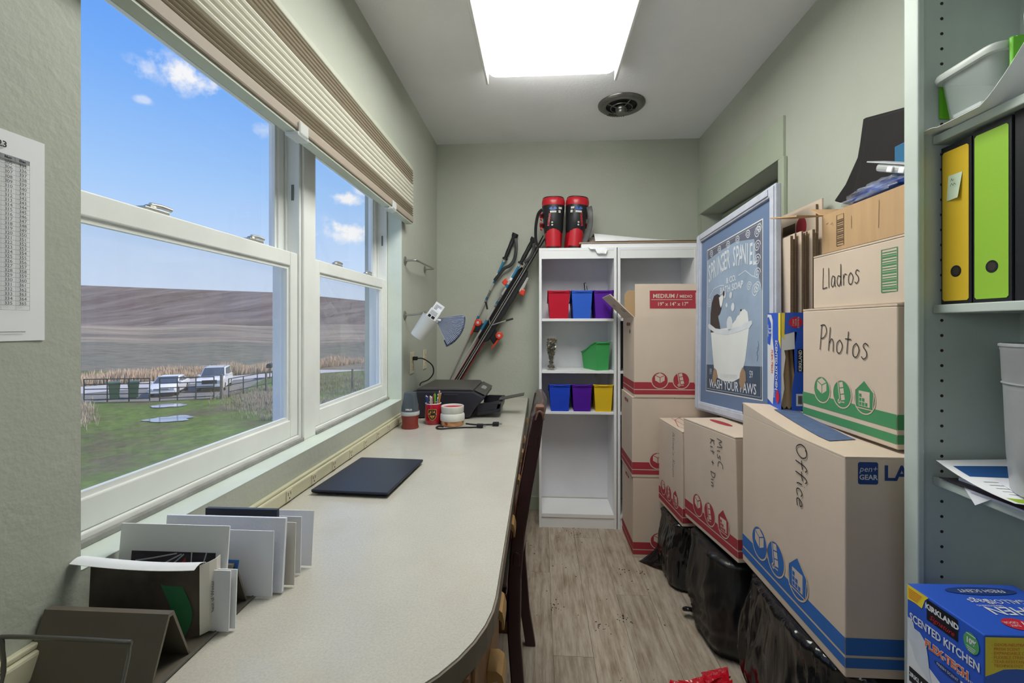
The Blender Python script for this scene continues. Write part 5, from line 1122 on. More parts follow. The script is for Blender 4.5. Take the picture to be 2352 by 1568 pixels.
bx('sheet', m_card, (0, 0, 0), (.008, .34, .82), o); bx('cut_edge', m_krd, (.001, -.0008, .001), (.007, -.0001, .819), o)
f = Fr((0, .34, 0), (0, -1, 0), (0, 0, 1)); dec('red_print', m_ired, o, f, [ell(.25, .755, .035, .04, 20)]); dec('dark_print', m_iblk, o, f, [rect(.12, .70, .21, .78)])
o = thing('flattened_box', 'tallest flattened cardboard sheet against the wall', 'cardboard', (1.0, 1.68, .838)); bx('sheet', m_card, (0, 0, 0), (.006, .36, .835), o)

# things in the top box
m_bfab = mat('black_fabric', (26, 23, 22), .8, var=.25, vs=10)
bf = thing('black_bag', 'black stiff fabric bag standing in the topmost open box', 'bag', (.95, 1.1, 1.4425))
O2 = [(.43, .13), (.475, .165), (.478, .192), (.42, .231), (.365, .296), (.358, .322), (.336, .388), (.318, .394), (.10, .345), (.0, .33), (.0, .02), (.30, .006)]
MB().prism([(y, z) for y, z in O2 if True][2:-2] + [(.02, .01), (.30, .01), (.315, .12)], 'x', .025, .05).build('back_panel', m_bfab, bf, bevel=.006)
MB().prism([(.02, .008), (.29, .008), (.33, .15), (.31, .21), (.285, .27), (.262, .37), (.10, .33), (.02, .31)], 'x', -.015, .0).build('front_panel', m_bfab, bf, bevel=.006)
MB().prism([(.02, .008), (.31, .008), (.36, .15), (.35, .22), (.32, .29), (.30, .385), (.29, .385), (.10, .335), (.02, .31)], 'x', .0005, .0245).build('gusset', m_bfab, bf)
o = thing('blue_folder', 'blue folder standing in the topmost open box', 'folder', mtx=Matrix.Translation((.915, 1.135, 1.4425)) @ Matrix.Rotation(.0, 4, 'Y'))
bx('cover', mat('folder_blue', (34, 100, 140), .5, var=.06), (0, 0, 0), (.012, .10, .24), o, bevel=.002)
MB().box((.0125, .002, .002), (.0165, .095, .235)).build('pages', m_paper, o)
o = thing('blister_pack', 'clear plastic blister pack on a card in the topmost box', 'package', mtx=Matrix.Translation((.868, 1.10, 1.558)) @ Matrix.Rotation(.38, 4, 'X'))
bx('card', m_lg, (0, 0, .028), (.045, .19, .031), o); MB().box((.004, .03, .006), (.04, .16, .0275)).build('blister', m_clr, o, bevel=.008)
for k in (.05, .09): MB().box((-.001, k, .008), (.004, k + .02, .022)).build('pill_window', m_paper, o, bevel=.003)
random.seed(31)
o = thing('plastic_wrapped_cloth', 'blue cloth in clear plastic wrap on top of the pile', 'package', (.865, 1.11, 1.5535))
def blob(name, m, par, c, r, n=18, amp=.12, fq=9, seed=0, flat=None):
    rings = []
    for i in range(1, n):
        th = PI * i / n; ring = []
        for j in range(2 * n):
            ph = PI * j / n; d = Vector((math.sin(th) * math.cos(ph), math.sin(th) * math.sin(ph), math.cos(th)))
            k = 1 + amp * noise.noise(d * fq * .35 + Vector((seed, 0, 0))) + amp * .5 * noise.noise(d * fq + Vector((0, seed, 0)))
            p = Vector((c[0] + d.x * r[0] * k, c[1] + d.y * r[1] * k, c[2] + d.z * r[2] * k))
            if flat is not None and p.z < flat: p.z = flat
            ring.append(tuple(p))
        rings.append(ring)
    return MB().loft(rings).build(name, m, par, smooth=70)
blob('cloth', mat('blue_cloth', (44, 82, 176), .6, var=.3, vs=20), o, (.05, .15, .024), (.042, .12, .020), amp=.25, seed=3)
blob('plastic_wrap', mat('clear_wrap', (225, 232, 240), .12, alpha=.25, spec=.8, bump=.8, bs=40, bd=.01), o, (.05, .155, .026), (.050, .14, .025), amp=.35, seed=5)
# ================================================================ framed picture leaning on the boxes
O = Vector((.800, 2.405, .792)); u = Vector((.042, -.999, .069)).normalized(); v_ = Vector((.033, .02, .901)); v_ = (v_ - u * v_.dot(u)).normalized(); n_ = u.cross(v_)
PM = Matrix((u, v_, n_)).transposed().to_4x4(); PM.translation = O
pic = thing('framed_poster', 'large grey framed dog bath poster leaning on the moving boxes', 'picture', mtx=PM)
PWd, PH, fw = .747, .905, .042
m_frm = mat('whitewashed_frame', (188, 192, 204), .55, var=.12, vs=20, vstretch=(1, 1, 1)); m_frs = mat('frame_side', (140, 140, 146), .6)
for nm, (a, b1, c, d1) in (('frame_side_bar', (0, 0, fw, PH)), ('frame_side_bar', (PWd - fw, 0, PWd, PH)), ('frame_end_bar', (fw, 0, PWd - fw, fw)), ('frame_end_bar', (fw, PH - fw, PWd - fw, PH))):
    MB().box((a, b1, -.022), (c, d1, .0)).build(nm, m_frm, pic, bevel=.004)
    e = .008; MB().box((a + e, b1 + e, .0), (c - e, d1 - e, .005)).build('frame_ridge', m_frm, pic, bevel=.003)
bx('backing', m_frs, (fw - .005, fw - .005, -.02), (PWd - fw + .005, PH - fw + .005, -.014), pic)
m_mat = mat('blue_mat_board', (104, 124, 156), .7, var=.04); m_prn_ = mat('poster_blue', (148, 166, 188), .6, var=.16, vs=5); m_pdk = mat('poster_dark_edge', (96, 98, 114), .6, var=.2, vs=6); m_cream = mat('poster_cream', (208, 214, 220), .6, var=.1, vs=12); m_tub = mat('poster_tub', (222, 224, 222), .6, var=.04, vs=6); m_dog = mat('poster_dog_dark', (62, 54, 54), .6); m_gol = mat('poster_gold', (160, 132, 104), .6); m_dk2 = mat('poster_slate', (70, 84, 104), .6, var=.15, vs=8)
bx('mat_board', m_mat, (fw - .003, fw - .003, -.0135), (PWd - fw + .003, PH - fw + .003, -.0115), pic)
fp = Fr((0, 0, -.0115), (1, 0, 0), (0, 1, 0))
x0, x1, y0, y1 = .115, .635, .105, .800
dec('white_border', m_tub, pic, fp, [rect(x0 - .005, y0 - .005, x1 + .005, y1 + .005)], .0006)
dec('poster', m_prn_, pic, fp, [rect(x0, y0, x1, y1)], .0011)
dec('dark_band', m_dk2, pic, fp, [rect(x0, y0, x1, y0 + .125)], .0015)
dec('dark_top', m_pdk, pic, fp, [[(x0, y1), (x0, y1 - .05), (x0 + .15, y1 - .035), (x0 + .3, y1 - .03), (x1 - .06, y1 - .06), (x1 - .03, y1 - .2), (x1, y1 - .28), (x1, y1)]], .0014)
def arch(nm, s, cx, cy, size, m, rise, W_, sx=.62, bold=.0012):
    n = len(s)
    for i, chh in enumerate(s):
        if chh == ' ': continue
        t = (i - (n - 1) / 2) / ((n - 1) / 2)
        txt(nm, m, pic, fp, chh, cx + t * W_ / 2, cy + rise * (1 - t * t) - rise * .5, size, sx=sx, bold=bold, rot=-t * .05, off=.0022)
arch('title_letter', 'SPRINGER SPANIEL', .362, y1 - .112, .125, m_cream, .03, .435, .44)
txt('poster_text', m_cream, pic, fp, '& CO.', .375, y1 - .190, .036, bold=.001, off=.0022); txt('poster_text', m_cream, pic, fp, 'BATH SOAP', .375, y1 - .228, .042, bold=.001, off=.0022)
def scroll(cx, cy, s, mx): return [(cx + mx * s * (1 - k / 26) * math.cos(k * .55) * .5, cy + s * (1 - k / 26) * math.sin(k * .55) * .5) for k in range(24)]
sw = [scroll(x1 - .035, y1 - .04 - .055 * k, .05, 1) for k in range(5)] + [scroll(x0 + .05 + .09 * k, y1 - .028, .04, -1) for k in range(6)] + [scroll(x0 + .03, y1 - .27, .05, -1), scroll(x1 - .05, y1 - .27, .06, 1), scroll(x1 - .10, y1 - .245, .04, 1)]
sw += [[(x0 + .03, y1 - .24), (x0 + .08, y1 - .205), (x0 + .15, y1 - .20), (x0 + .19, y1 - .205)], [(x1 - .19, y1 - .185), (x1 - .13, y1 - .175), (x1 - .08, y1 - .205), (x1 - .04, y1 - .22)]]
strokes('scrollwork', m_cream, pic, fp, sw, .0035, .0020, False)
strokes('border_line', m_cream, pic, fp, [[(x0 + .008, y0 + .008), (x1 - .008, y0 + .008), (x1 - .008, y1 - .008), (x0 + .008, y1 - .008), (x0 + .008, y0 + .008)]], .0016, .0018, False)
# bathtub with two dogs
dec('tub', m_tub, pic, fp, [[(.165, .395), (.185, .30), (.205, .215), (.24, .172), (.31, .158), (.40, .160), (.465, .180), (.505, .25), (.525, .33), (.54, .40)]], .0020)
dec('tub_rim', m_cream, pic, fp, [[(.135, .425), (.15, .43), (.22, .402), (.33, .388), (.45, .395), (.545, .412), (.56, .412), (.562, .398), (.54, .385), (.44, .372), (.33, .366), (.22, .380), (.14, .408)]], .0026)
dec('tub_foot', m_gol, pic, fp, [[(.19, .16), (.20, .20), (.215, .215), (.235, .205), (.25, .175), (.235, .165), (.225, .145), (.21, .140)]], .0028); dec('tub_foot', m_gol, pic, fp, [[(.455, .16), (.465, .20), (.485, .225), (.51, .205), (.515, .17), (.50, .155), (.485, .13), (.468, .14)]], .0028)
dec('dark_dog', m_dog, pic, fp, [[(.165, 0.385), (.160, 0.420), (.162, 0.480), (.175, 0.530), (.20, 0.560), (.235, 0.565), (.262, 0.555), (.275, 0.530), (.282, 0.490), (.262, 0.465), (.245, 0.460), (.262, 0.420), (.275, 0.385), (.25, 0.385)]], .0024)
dec('dog_muzzle', m_tub, pic, fp, [[(.255, 0.545), (.28, 0.550), (.30, 0.558), (.302, 0.535), (.29, 0.505), (.275, 0.495), (.265, 0.510)]], .0028); dec('dog_nose', m_dog, pic, fp, [ell(.305, .557, .010, .013, 12)], .0032)
dec('white_dog', m_tub, pic, fp, [[(.44, 0.385), (.445, 0.400), (.43, 0.415), (.425, 0.430), (.44, 0.442), (.455, 0.445), (.468, 0.462), (.50, 0.465), (.525, 0.450), (.535, 0.410), (.545, 0.385)]], .0024); dec('dog_nose', m_dog, pic, fp, [ell(.470, .463, .008, .005, 10)], .0030); dec('dog_patch', m_dog, pic, fp, [[(.435, 0.385), (.47, 0.385), (.505, 0.385), (.495, 0.385)]], .0029)
dec('dog_paw', m_tub, pic, fp, [[(.36, .385), (.39, .41), (.43, .43), (.46, .42), (.44, .39)]], .0023)
for bx_, by_, br in ((.315, .548, .012), (.375, .54, .013), (.335, .50, .009), (.395, .485, .016), (.365, .415, .028)): dec('bubble', m_cream, pic, fp, [ell(bx_, by_, br, br * 1.15, 20)], .0026)
txt('poster_text', m_cream, pic, fp, '19', .165, .196, .040, sx=.7, off=.0024); txt('poster_text', m_cream, pic, fp, '59', .555, .196, .040, sx=.7, off=.0024)
txt('poster_text', m_cream, pic, fp, 'ESTABLISHED', .355, .182, .024, sx=.9, off=.0030, sp=1.35); txt('poster_text', m_cream, pic, fp, 'WASH YOUR PAWS', .375, .138, .058, sx=.86, bold=.0006, off=.0024)
strokes('signature', m_dk2, pic, fp, [[(.60, .25), (.605, .27), (.598, .28), (.61, .30)], [(.60, .30), (.612, .31), (.605, .33)]], .002, .0020)

# ================================================================ kitchen bag boxes
m_kblu = mat('pack_blue', (46, 90, 196), .35); m_kwht = mat('pack_white', (216, 218, 222), .4); m_kyel = mat('pack_yellow', (236, 212, 60), .4); m_kblk = mat('pack_black', (26, 28, 36), .4); m_kred = mat('pack_red', (196, 36, 56), .4); m_korg = mat('pack_orange', (226, 104, 50), .4); m_kgrn = mat('pack_green', (84, 160, 100), .4); m_knav = mat('pack_navy', (34, 60, 120), .4); m_kbag = mat('pack_bag_print', (196, 204, 214), .5, var=.12, vs=14)
# torn one standing on end beside the poster
tw, tl, th_ = .072, .085, .325
tb_ = thing('torn_bag_box', 'torn open blue kitchen bag box standing on end by the poster', 'box', (.792, 1.548, .9385), .02)
t = .0015
MB().box((0, 0, 0), (t, tl, th_)).box((0, tl - t, 0), (tw, tl, th_)).box((tw - t, 0, 0), (tw, tl - t, th_)).box((t, t, th_ - t), (tw - t, tl - t, th_)).build('panels', m_kblu, tb_)
F, Lf, Tp = faces(tw, tl, th_)
MB().prism([(0, th_), (tw, th_), (tw, th_ * .02), (tw * .48, 0), (tw * .50, .07), (tw * .62, .13), (tw * .60, .20), (tw * .72, .26), (tw * .62, .262), (0, .25)], 'y', 0, t).build('torn_front', m_kblu, tb_)
MB().prism([(0, .02), (tw * .15, .075), (tw * .10, .12), (tw * .2, .18), (0, .25)], 'y', 0, t).build('torn_edge', m_kwht, tb_)
MB().prism([(tw * .05, .20), (tw * .62, .205), (tw * .6, .262), (tw * .02, .262)], 'y', .0005, .003).build('torn_white', m_kwht, tb_)
MB().sheet(lambda a, q: (.004 + .052 * a, .012 + .01 * math.sin(9 * a) * q + .02 * q, .01 + .20 * q + .006 * math.sin(20 * a)), 10, 10).build('torn_inside', m_cardin, tb_, solid=.001, smooth=60)
MB().tube([(.02, .03, .005), (.03, .028, .03), (.026, .03, .07), (.035, .034, .10)], .008, 10).build('bag_roll', m_bfab, tb_, smooth=60)
f = Fr((0, 0, 0), (1, 0, 0), (0, 0, 1))
dec('yellow_corner', m_kyel, tb_, f, [[(.0005, th_ - .001), (.012, th_ - .001), (.010, .235), (.0005, .25)]]); dec('seal', m_kred, tb_, f, [ell(.047, .293, .022, .018, 20)])
txt('seal_text', m_kwht, tb_, f, '7 DAY\nODOR\nCONTROL', .047, .293, .008, rot=PI / 2, off=.0012)
dec('brand_panel', m_kblk, tb_, f, [rect(.052, .13, .0715, .205)]); txt('brand_text', m_kwht, tb_, f, 'KIRKLAND', .0615, .167, .0145, rot=PI / 2, bold=.0004, off=.0012)
dec('barcode_label', m_kwht, tb_, f, [rect(.048, .018, .070, .058)]); dec('barcode', m_kblk, tb_, f, [rect(.054 + .0017 * k, .024, .0549 + .0017 * k + .0004 * (k % 2), .052) for k in range(8)], .0012)
dec('white_panel', m_kwht, tb_, Lf, [[(0.0005, .03), (.035, .015), (.043, .09), (.048, .16), (.034, .24), (.034, .30), (.025, th_ - .006), (.0005, th_ - .004)]])
dec('count_badge', m_kblu, tb_, Lf, [[(.002, .22), (.018, .215), (.026, .25), (.024, .29), (.010, .312), (.002, .31)]], .0012)
txt('count_text', m_kwht, tb_, Lf, '13', .017, .265, .024, rot=-PI / 2, bold=.0004, off=.0016); txt('count_text', m_kwht, tb_, Lf, '200 BAGS', .006, .265, .010, rot=-PI / 2, off=.0016)
txt('name_text', m_korg, tb_, Lf, 'FLEX-TECH', .031, .16, .016, rot=-PI / 2, bold=.0004, off=.0014); txt('name_text', m_kwht, tb_, Lf, 'SCENTED KITCHEN', .058, .15, .019, rot=-PI / 2, bold=.0004, off=.0014); txt('name_text', m_kwht, tb_, Lf, 'BAGS', .045, .055, .013, rot=-PI / 2, off=.0014)
dec('seal', m_kred, tb_, Lf, [ell(.066, .045, .010, .022, 18)], .0014); dec('yellow_corner', m_kyel, tb_, Lf, [[(.071, .235), (tl - .0005, .205), (tl - .0005, th_ - .001), (.070, th_ - .001)]], .0012)
# the near one on the low shelf
SHX = .8505
kw, kl, kh = .20, .150, .235
kb = thing('kitchen_bag_box', 'blue kitchen bag box at the lower right, corner towards the camera', 'box', (.722, .786, .482), .03)
MB().box((0, 0, 0), (kw, kl, kh)).build('carton', m_kblu, kb, bevel=.002)
F, Lf, Tp = faces(kw, kl, kh)
dec('white_panel', m_kwht, kb, Lf, [[(.001, .001), (.148, .001), (.148, .06), (.11, .075), (.075, .094), (.04, .11), (.012, .128), (.001, .135)]])
dec('bag_picture', m_kbag, kb, Lf, [[(.002, .13), (.002, .172), (.015, .168), (.018, .158), (.03, .158), (.042, .148), (.047, .125), (.052, .088), (.058, .078), (.045, .082), (.02, .10), (.012, .118)]], .0011)
dec('yellow_corner', m_kyel, kb, Lf, [[(.001, .234), (.048, .234), (.040, .225), (.034, .206), (.018, .207), (.001, .205)]])
for k in range(6): dec('fine_print', m_korg, kb, Lf, [rect(.004, .227 - .0033 * k, .034 - .002 * k, .2282 - .0033 * k)], .0011)
dec('brand_panel', m_kblk, kb, Lf, [rect(.044, .192, .105, .230)]); txt('brand_text', m_kwht, kb, Lf, 'KIRKLAND', .0745, .217, .0136, bold=.0006, off=.0013); txt('brand_script', m_kred, kb, Lf, 'Signature', .0745, .201, .013, shear=.4, off=.0013)
txt('name_text', m_kwht, kb, Lf, 'SCENTED KITCHEN', .0755, .175, .0205, sx=.76, bold=.0005, off=.0013)
txt('name_text', m_kwht, kb, Lf, 'FLEX-TECH', .083, .1475, .0185, sx=.9, bold=.0014, off=.0012); txt('name_text', m_korg, kb, Lf, 'FLEX-TECH', .083, .1475, .0185, sx=.9, bold=.0004, off=.0016)
dec('scent_pill', m_knav, kb, Lf, [ell(.086, .1265, .026, .0062, 24)], .0011); txt('scent_text', m_kwht, kb, Lf, 'FRESH SCENT', .086, .1265, .0068, off=.0014)
txt('name_text', m_kwht, kb, Lf, 'DRAWSTRING', .128, .1405, .0075, off=.0013); txt('name_text', m_kwht, kb, Lf, 'Bags', .128, .122, .0205, bold=.0004, off=.0013)
dec('green_badge', m_kgrn, kb, Lf, [ell(.129, .207, .0135, .017, 24)], .0011); txt('badge_text', m_kwht, kb, Lf, '10%', .129, .209, .0125, sx=.85, bold=.0006, off=.0014); dec('badge_lines', m_kwht, kb, Lf, [rect(.121, .2195, .137, .221), rect(.121, .199, .137, .2), rect(.122, .196, .136, .197), rect(.124, .193, .134, .194)], .0014)
dec('brand_panel', m_kblk, kb, Lf, [rect(.006, .05, .05, .078)], .0012); txt('brand_text', m_kwht, kb, Lf, 'KIRKLAND', .028, .064, .011, bold=.0004, off=.0015)
dec('yellow_panel', m_kyel, kb, F, [[(.001, .232), (.075, .232), (.075, .187), (.072, .180), (.05, .181), (.03, .180), (.012, .172), (.001, .168)]])
txt('claims_text', m_korg, kb, F, '- ODOR-NEUTRALIZING\n  FRESH SCENT\n- EXPANDABLE CAPACITY\n- FLEXIBLE STRENGTH\n- TEAR-RESISTANT\n  TECHNOLOGY', .010, .203, .0068, 'LEFT', off=.0012)
txt('name_text', m_kwht, kb, F, 'SCENTED', .068, .145, .035, 'LEFT', bold=.0006, off=.0012)
TR = Fr((kw, kl, kh), (-1, 0, 0), (0, -1, 0))
txt('top_text', m_kwht, kb, TR, 'KITCHEN', .060, .085, .032, sx=1.05, bold=.0004, off=.0012); txt('top_text', m_kwht, kb, TR, 'Bags', .125, .056, .020, off=.0012) if False else None
txt('top_text', m_kwht, kb, TR, 'Bags', .118, .058, .022, off=.0012); txt('top_text', m_kwht, kb, TR, '13 GALLON', .060, .058, .018, off=.0012); txt('top_text', m_kwht, kb, TR, 'DRAWSTRING', .113, .071, .007, off=.0012)
dec('scent_pill', m_knav, kb, TR, [ell(.085, .025, .065, .013, 30)], .0010); txt('top_text', m_kwht, kb, TR, 'FRESH SCENT', .085, .025, .014, off=.0014)
dec('red_badge', m_kred, kb, TR, [ell(.118, .122, .023, .016, 24)], .0010); txt('badge_text', m_kwht, kb, TR, '7', .108, .122, .022, off=.0014); txt('badge_text', m_kwht, kb, TR, 'DAY\nODOR', .126, .122, .008, off=.0014)

# ================================================================ shelf unit on the right
m_shu = mat('sage_shelf_paint', (196, 206, 198), .45, var=.06, vs=9, bump=.12, bs=40)
su = thing('shelf_unit', 'sage painted shelf unit with peg holes at the right edge', 'shelf unit', (0, 0, 0))
YP = 1.042
bx('side_panel', m_shu, (.82, YP, .0), (XR - .001, 1.060, 2.43), su)
bx('front_stile', m_shu, (.805, 1.022, .0), (.8195, 1.060, 2.43), su, bevel=.003)
bx('side_panel', m_shu, (.82, .10, .0), (XR - .001, .12, 2.43), su); bx('front_stile', m_shu, (.805, .10, .0), (.8195, .14, 2.43), su, bevel=.003)
bx('back_panel', m_shu, (XR - .008, .12, .0), (XR - .002, YP, 2.43), su)
for z in (.48, .894, 1.265, 1.630, 2.0): bx('shelf', m_shu, (SHX, .121, z - .018), (XR - .009, YP - .001, z), su, bevel=.002)
for k in range(70):
    z = .12 + .0327 * k
    if any(abs(z - s + .009) < .016 for s in (.48, .894, 1.265, 1.630, 2.0)): continue
    MB().cyl((.870, YP - .0006, z), (.870, YP + .0004, z), .0033, n=10).build('peg_hole', m_slot, su)
# binders
m_bcov = mat('binder_black', (30, 31, 36), .35, bump=.1, bs=200)
def binder(label, y0, y1, x0, h, m):
    r = thing('ring_binder', label, 'binder', (x0, y0, 1.2655)); w = y1 - y0
    MB().box((0, 0, 0), (.002, w, h)).box((.002, 0, 0), (.16, .002, h)).box((.002, w - .002, 0), (.16, w, h)).build('cover', m_bcov, r, bevel=.001)
    bx('pages', m_paper, (.012, .006, .004), (.155, w - .006, h - .012), r)
    f = Fr((0, w, 0), (0, -1, 0), (0, 0, 1))
    def rrect(a, b1, c, d1, q): return [(a + q, b1), (c - q, b1), (c, b1 + q), (c, d1 - q), (c - q, d1), (a + q, d1), (a, d1 - q), (a, b1 + q)]
    if m: dec('spine_label', m, r, f, [rrect(.004, .007, w - .005, h - .012, .004)], .0007)
    MB().lathe([(.0085, 0), (.012, 0), (.012, .0012), (.0085, .0012), (.0085, 0)], 24, Matrix.Translation((0, w * .48, .068)) @ Matrix.Rotation(-PI / 2, 4, 'Y'), caps=False).build('finger_ring', m_bcov, r)
    dec('finger_hole', m_slot, r, f, [ell(w * .52, .068, .0088, .0088, 20)], .0012)
    return r, f, w
by, f, w = binder('yellow spined black binder with a sticky note', .965, 1.034, .862, .335, mat('spine_yellow', (222, 186, 52), .35))
MB().sheet(lambda a, q: (-.0012 - .006 * (1 - q) * a, .050 - .032 * a + .004 * (1 - q), .218 + .052 * q), 5, 5).build('sticky_note', mat('sticky_note', (206, 224, 196), .7), by, solid=.0003)
strokes('note_writing', m_ink, by, Fr((-.002, .047, .225), (0, -1, 0), (0, 0, 1)), [[(.008, .030), (.010, .036), (.012, .031), (.015, .034)], [(.007, .020), (.010, .026), (.013, .021), (.016, .025), (.019, .021)]], .0009, .004)
binder('lime green spined black binder beside the yellow one', .888, .963, .863, .342, mat('spine_lime', (150, 196, 62), .35))
binder('plain black binder at the right edge of the picture', .812, .886, .866, .345, None)
# clear container and the papers under it
m_ctn = mat('frosted_plastic', (206, 216, 212), .25, alpha=.28, spec=.6); m_lidp = mat('container_lid', (206, 212, 206), .3, alpha=.9); m_clip = mat('lime_clip', (104, 186, 40), .35)
sp_ = thing('curled_paper', 'white paper curling up around the clear plastic container', 'paper', (.835, .80, 1.6305))
MB().sheet(lambda a, q: (-.012 + .16 * q - .01 * max(0, .3 - a), .255 - .24 * a, .0012 + (.0 if a < .55 else 0) + .115 * max(0, a - .62) ** 1.3 * 2.6 * (1 - q) + .004 * (1 - q) * (a < .2)), 16, 8).build('sheet', m_paper, sp_, solid=.0008, smooth=60)
pc_ = thing('plastic_container', 'clear plastic food container with lime green clips on the top shelf', 'container', (.842, .895, 1.646))
def rr2(x0, x1, y0, y1, r, z, n=4):
    o = []
    for cx, cy, a in ((x1 - r, y1 - r, 0), (x0 + r, y1 - r, 90), (x0 + r, y0 + r, 180), (x1 - r, y0 + r, 270)):
        for k in range(n + 1): o.append((cx + r * math.cos(math.radians(a + 90 * k / n)), cy + r * math.sin(math.radians(a + 90 * k / n)), z))
    return o
MB().loft([rr2(.012, .165, .012, .120, .02, 0), rr2(.003, .174, .003, .129, .02, .088), rr2(.005, .172, .005, .127, .02, .088), rr2(.014, .163, .014, .118, .02, .003)]).build('tub', m_ctn, pc_, smooth=50)
MB().loft([rr2(-.004, .180, -.004, .136, .022, .086), rr2(-.006, .182, -.006, .138, .022, .094), rr2(-.004, .180, -.004, .136, .022, .100), rr2(.015, .16, .015, .118, .02, .104)]).build('lid', m_lidp, pc_, smooth=50)
MB().prism([(.139, .020), (.146, .020), (.146, .090), (.139, .092)], 'x', .02, .15).build('clip', m_clip, pc_, bevel=.003)
MB().prism([(-.016, .040), (-.0075, .040), (-.0065, .103), (-.016, .100)], 'x', .015, .16).build('clip', m_clip, pc_, bevel=.003)
bx('clip_tab', m_clip, (.03, -.008, .1005), (.06, .02, .107), pc_, bevel=.002)
blob('food', mat('food_orange', (214, 176, 120), .6), pc_, (.06, .04, .014), (.02, .02, .009), 8, .2, 6, 2)
bx('wrapped_stick', m_paper, (.02, .05, .008), (.03, .11, .014), pc_)
hd_ = thing('handle_ring', 'white curved handle at the top right edge of the picture', 'handle', (.86, .82, 1.752))
MB().tube(smooth_line([(.0, .03, .0), (-.004, .022, .03), (.01, .0, .042), (.03, -.03, .044)], 4), .010, 8).build('handle', m_cup, hd_, smooth=60)
# metal bucket
m_gal = mat('galvanised_metal', (188, 190, 192), .36, .35, var=.12, vs=12, bump=.15, bs=12)
bk = thing('metal_bucket', 'galvanised metal bucket on the shelf with the papers', 'bucket', (.937, .852, .9145))
MB().lathe([(.001, 0), (.078, 0), (.081, .004), (.086, .07), (.090, .195), (.0905, .198), (.0905, .202), (.0915, .206), (.0935, .26), (.0945, .262), (.0945, .268), (.0915, .268), (.0905, .2), (.078, .006), (.001, .006)], 48).build('wall', m_gal, bk, smooth=35)
MB().lathe([(.093, .2665), (.0965, .268), (.0965, .272), (.093, .2735), (.0915, .27), (.093, .2665)], 48, caps=False).build('rolled_rim', m_gal, bk, smooth=60)
MB().tube([(.0915 * math.cos(k * PI / 24), .0915 * math.sin(k * PI / 24), .2) for k in range(49)], .0016, 6).build('bead', m_gal, bk, smooth=60)
MB().lathe([(.001, .2), (.089, .2)], 24, caps=False).build('contents', m_slot, bk)
# papers on that shelf
def sheetp(label, pts, z, m, nm='paper', rise=0, th=.0006, bend=0):
    r = thing(nm, label, 'paper', (pts[0][0], pts[0][1], z)); P = [(x - pts[0][0], y - pts[0][1]) for x, y in pts]
    def fn(a, q):
        x = (P[0][0] * (1 - a) + P[1][0] * a) * (1 - q) + (P[3][0] * (1 - a) + P[2][0] * a) * q; y = (P[0][1] * (1 - a) + P[1][1] * a) * (1 - q) + (P[3][1] * (1 - a) + P[2][1] * a) * q
        return (x, y, rise * (1 - q) ** 2 + bend * math.sin(PI * a) * q)
    MB().sheet(fn, 6, 8).build('sheet', m, r, solid=th, smooth=60); return r, P, fn
sheetp('lined paper pad at the front edge of the paper pile', [(.845, .70), (1.01, .70), (1.01, .95), (.845, .95)], .8955, mat('lined_paper', (206, 208, 226), .7), th=.004)
sheetp('dark folded brochure in the paper pile', [(.842, .74), (1.0, .74), (1.01, 1.0), (.846, 1.02)], .8985, mat('brochure_dark', (66, 54, 60), .4), th=.0012)
sheetp('stack of white envelopes in the paper pile', [(.870, .82), (1.01, .82), (1.01, 1.01), (.868, 1.0)], .9025, m_env, th=.006)
sheetp('printed grey leaflet in the paper pile', [(.850, .76), (1.0, .74), (1.01, .93), (.872, .955)], .9065, m_lg, th=.001)
r, P, fn = sheetp('flyer with blue heading and lime band on the paper pile', [(.834, 1.012), (1.01, 1.03), (1.0, .78), (.832, .85)], .9085, m_paper, 'flyer', rise=.028)
def band(nm, m, q0, q1, a0=0, a1=1):
    MB().sheet(lambda a, q: tuple(c + (0, 0, .0007)[i] for i, c in enumerate(fn(a0 + (a1 - a0) * a, q0 + (q1 - q0) * q))), 6, 3).build(nm, m, r)
band('blue_heading', mat('flyer_blue', (40, 88, 150), .5), .12, .34, .1, 1); band('lime_band', mat('flyer_lime', (160, 190, 50), .5), .84, .97, .04, 1)
for k in range(5): band('text_line', m_grey, .44 + .07 * k, .455 + .07 * k, .15, .7)
sheetp('plain white letter on top of the paper pile under the bucket', [(.905, 1.02), (1.02, 1.025), (1.01, .78), (.85, .80)], .9105, m_env, rise=.02)
sc_ = thing('paper_corner', 'white paper corner folded down over the shelf edge', 'paper', (.848, .965, .8955))
MB().add([(0, .0, .001), (.0, -.06, .001), (-.004, -.028, -.024), (.02, -.03, .0015)], [(0, 1, 2), (0, 3, 1)]).build('sheet', m_paper, sc_, solid=.0006)

# ================================================================ black bags under the boxes
def bag_mat(name, rough, bump, bs):
    m = mat(name, (26, 26, 28), rough, var=.3, vs=6, spec=.6); t = m.node_tree; p = t.nodes['Principled BSDF']
    tcn = nd(t, 'ShaderNodeTexCoord'); mp = nd(t, 'ShaderNodeMapping'); mp.inputs['Scale'].default_value = (1, 1.5, .4); mp.inputs['Rotation'].default_value = (.35, 0, 0); t.links.new(tcn.outputs['Object'], mp.inputs[0])
    n1 = nd(t, 'ShaderNodeTexNoise', i_Scale=bs, i_Detail=3.0, i_Roughness=.5, i_Distortion=.8); t.links.new(mp.outputs[0], n1.inputs['Vector'])
    bp = nd(t, 'ShaderNodeBump', i_Strength=bump, i_Distance=.015); t.links.new(n1.outputs[0], bp.inputs['Height']); t.links.new(bp.outputs[0], p.inputs['Normal']); return m
m_bagg = bag_mat('shiny_black_bag', .17, .8, 9); m_bagm = bag_mat('matte_black_bag', .38, .4, 12)
